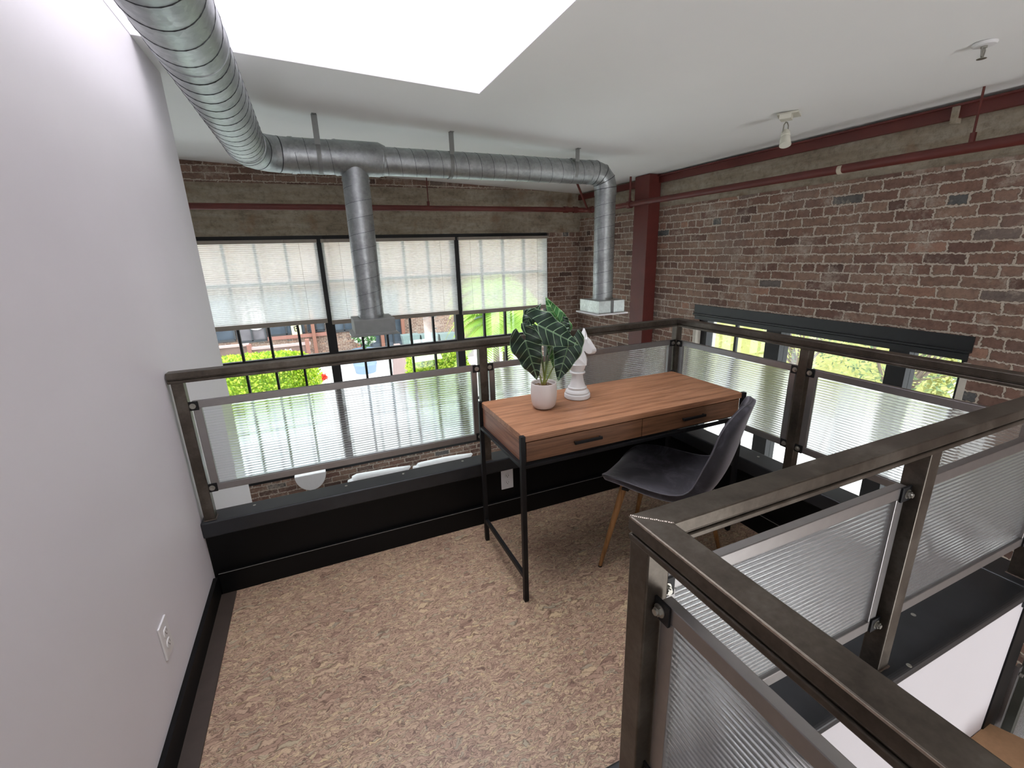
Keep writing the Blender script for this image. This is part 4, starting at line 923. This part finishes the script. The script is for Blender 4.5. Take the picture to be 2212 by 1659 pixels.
# fence
fn = thing('brown_fence', 'brown panelled fence with pale cap behind the left hedge outside', 'fence', (-1.7, 16.5, ZL-.02))
fb = plain('brown_fence_panel', lin(128, 104, 98), .8, 0, .18, 4)
q = MB(); q.box(-5.5, -2.1, 16.4, 16.5, ZL-.02, -1.14); q.box(-2.1, -.35, 16.35, 16.45, ZL-.02, -1.28); q.build('boards', fb, fn)
q = MB(); q.box(-5.5, -2.1, 16.33, 16.55, -1.15, -1.09); q.box(-2.14, -.3, 16.3, 16.5, -1.29, -1.22); q.build('cap', plain('pink_grey_cap', lin(184, 160, 158), .7), fn)
for x in (-2.1, -.4): 
    q = MB(); q.box(x-.06, x+.06, 16.28, 16.52, ZL-.02, -1.12); q.build('post', rdt, fn)
q = MB(); q.tube([(-1.0+.2*math.cos(a*PI/8)*(1 if a % 2 else .75), 16.33, -1.62+.26*math.sin(a*PI/8)*(1 if a % 2 else .75)) for a in range(17)], .025, 5); q.build('ornament', white_plastic, fn)
# tub, planters, ramp wall, flowers
tb = at(793, 812, 17.2); q = MB(); q.lathe((tb.x, 17.4, ZL-.02), [(.36, 0), (.42, .3), (.43, .31), (.43, .36), (.42, .37), (.45, .85), (.47, .87), (.44, .88), (.42, .8), (0, .78)], 28); c = q.build('metal_tub', plain('blue_grey_zinc', lin(150, 172, 196), .5, .3, .06), smooth=True); tag(c, 'blue grey round metal tub on the courtyard paving', 'tub')
hedge('tub_plant', 'leafy green plant with a pale bloom growing in the metal tub', 'plant', (tb.x+.1, 17.4, -1.42), (.45, .35, .36), 500, [leafmat('mid_leaf', lin(96, 140, 84)), leafmat('pale_bloom', lin(230, 232, 220))], .16, shape='ball')
q = MB()
for i, xx in enumerate((3.0, 3.75, 4.5)):
    q = MB(); q.prism([(xx, -1.58-.04*i), (xx+.7, -1.58-.04*i), (xx+.62, -2.15), (xx+.08, -2.15)], 1, 17.9, 18.4); c = q.build('planter_box', plain('grey_green_planter', lin(118, 136, 134), .7, 0, .1)); tag(c, ('leftmost', 'middle', 'rightmost')[i]+' of three grey green planters on the low wall across the courtyard', 'planter', 'grey green planters')
q = MB(); q.box(2.6, 5.9, 17.85, 18.5, ZL-.02, -2.15); c = q.build('low_wall', plain('stone_grey', lin(156, 150, 148), .9, 0, .15, 3)); tag(c, 'low grey wall carrying the planters', 'wall')
q = MB(); q.prism([(2.2, ZL-.02), (2.35, -1.5), (2.55, -1.5), (2.5, ZL-.02)], 1, 13.6, 16.0); c = q.build('ramp_wall', plain('pink_brown_wall', lin(160, 136, 132), .8, 0, .1, 4)); tag(c, 'slanting pinkish low wall left of the right-hand lime hedge', 'wall')
q = MB(); q.box(-.33, -.2, 13, 13.14, ZL-.02, -1.2); c = q.build('white_post', plain('pale_post', lin(214, 206, 210), .7)); tag(c, 'slim pale post standing at the end of the left hedge outside', 'post')
rf = at(697, 815, 12.5); rm = [leafmat('red_petal', lin(226, 70, 60)), leafmat('red_petal_b', lin(240, 110, 90))]
hedge('red_flowers', 'small clump of red flowers in the courtyard beside the window mullion', 'flowers', (rf.x, 12.5, rf.z), (.14, .12, .10), 500, rm, .05, shape='ball')
hedge('white_flowers', 'white flowering clump below the red flowers', 'flowers', (rf.x+.02, 12.4, rf.z-.24), (.2, .14, .12), 600, [leafmat('white_petal', lin(240, 240, 236)), leafmat('mid_leaf', lin(96, 140, 84))], .05, shape='ball')
q = MB(); q.lathe((rf.x, 12.45, ZL-.02), [(.14, 0), (.2, .62), (.22, .64)], 16); c = q.build('flower_pot', plain('pale_pot', lin(200, 190, 184), .8), smooth=True); tag(c, 'pale pot under the red and white flowers', 'flower pot')
# bushes and tree outside the right window
gm = [leafmat('soft_leaf_a', lin(150, 166, 120)), leafmat('soft_leaf_b', lin(180, 192, 130)), leafmat('soft_leaf_c', lin(110, 132, 100)), leafmat('soft_leaf_d', lin(206, 206, 140))]
def bush(c, size, n, label, mats=gm, ls=.09):
    t = thing('leafy_tree', label, 'tree', Vector((c[0], c[1], ZL-.02))); c = Vector(c)
    b = MB(); random.seed(int(c.y*10))
    for i in range(16):
        a = random.random()*2*PI; e = c+Vector((math.cos(a)*size[0]*.8, math.sin(a)*size[1]*.8, random.uniform(-.5, .9)*size[2])); mid_ = (Vector((c.x, c.y, c.z-size[2]))+e)/2+Vector((random.uniform(-.2, .2), random.uniform(-.2, .2), .15))
        b.tube([Vector((c.x, c.y, ZL-.02)) if i == 0 else Vector((c.x, c.y, c.z-size[2])), mid_, e], [.03, .018, .006], 6)
    b.build('branches', plain('grey_branch', lin(132, 118, 108), .9), t, smooth=True)
    b = MB()
    for i in range(n):
        p = Vector((random.gauss(0, 1), random.gauss(0, 1), random.gauss(0, 1))).normalized()*random.uniform(.3, 1)**.5
        if math.sin(p.x*9+c.y)*math.sin(p.y*8)*math.sin(p.z*9+c.x) < -.12: continue
        p = c+Vector((p.x*size[0], p.y*size[1], p.z*size[2])); d = Vector((random.gauss(0, 1), random.gauss(0, 1), random.gauss(0, .6))).normalized(); e = d.cross(Vector((random.gauss(0, .4), random.gauss(0, .4), 1))).normalized(); l_ = ls*random.uniform(.6, 1.2)
        b.add([p, p+d*l_*.5+e*l_*.25, p+d*l_, p+d*l_*.5-e*l_*.25], [(0, 1, 2, 3)], random.randrange(len(mats)))
    b.build('foliage', mats, t)
bush((7.9, 8.6, .35), (1.1, 1.25, 1.45), 4200, 'pale green tree outside the left pane of the right-hand window')
bush((9.4, 6.2, .1), (.9, 1.05, 1.3), 3600, 'sparse green tree outside the wide middle pane of the right-hand window')
bush((7.9, 3.7, .15), (.9, .95, 1.2), 3600, 'sparse green tree outside the narrow right pane of the right-hand window')
hedge('hedge', 'yellow green hedge across the street beyond the right-hand window', 'hedge', (15, 11, -1.2), (.8, 6.5, 1.5), 14000, [gm[3], leafmat('pale_hedge', lin(216, 220, 150)), gm[1]], .16)
b = MB(); b.box(18, 19, -6, 22, ZL, 2.0); c = b.build('street_building', plain('pale_grey_render', lin(196, 196, 200), .8, 0, .06, .6)); tag(c, 'pale grey building far across the street beyond the right-hand window', 'building')
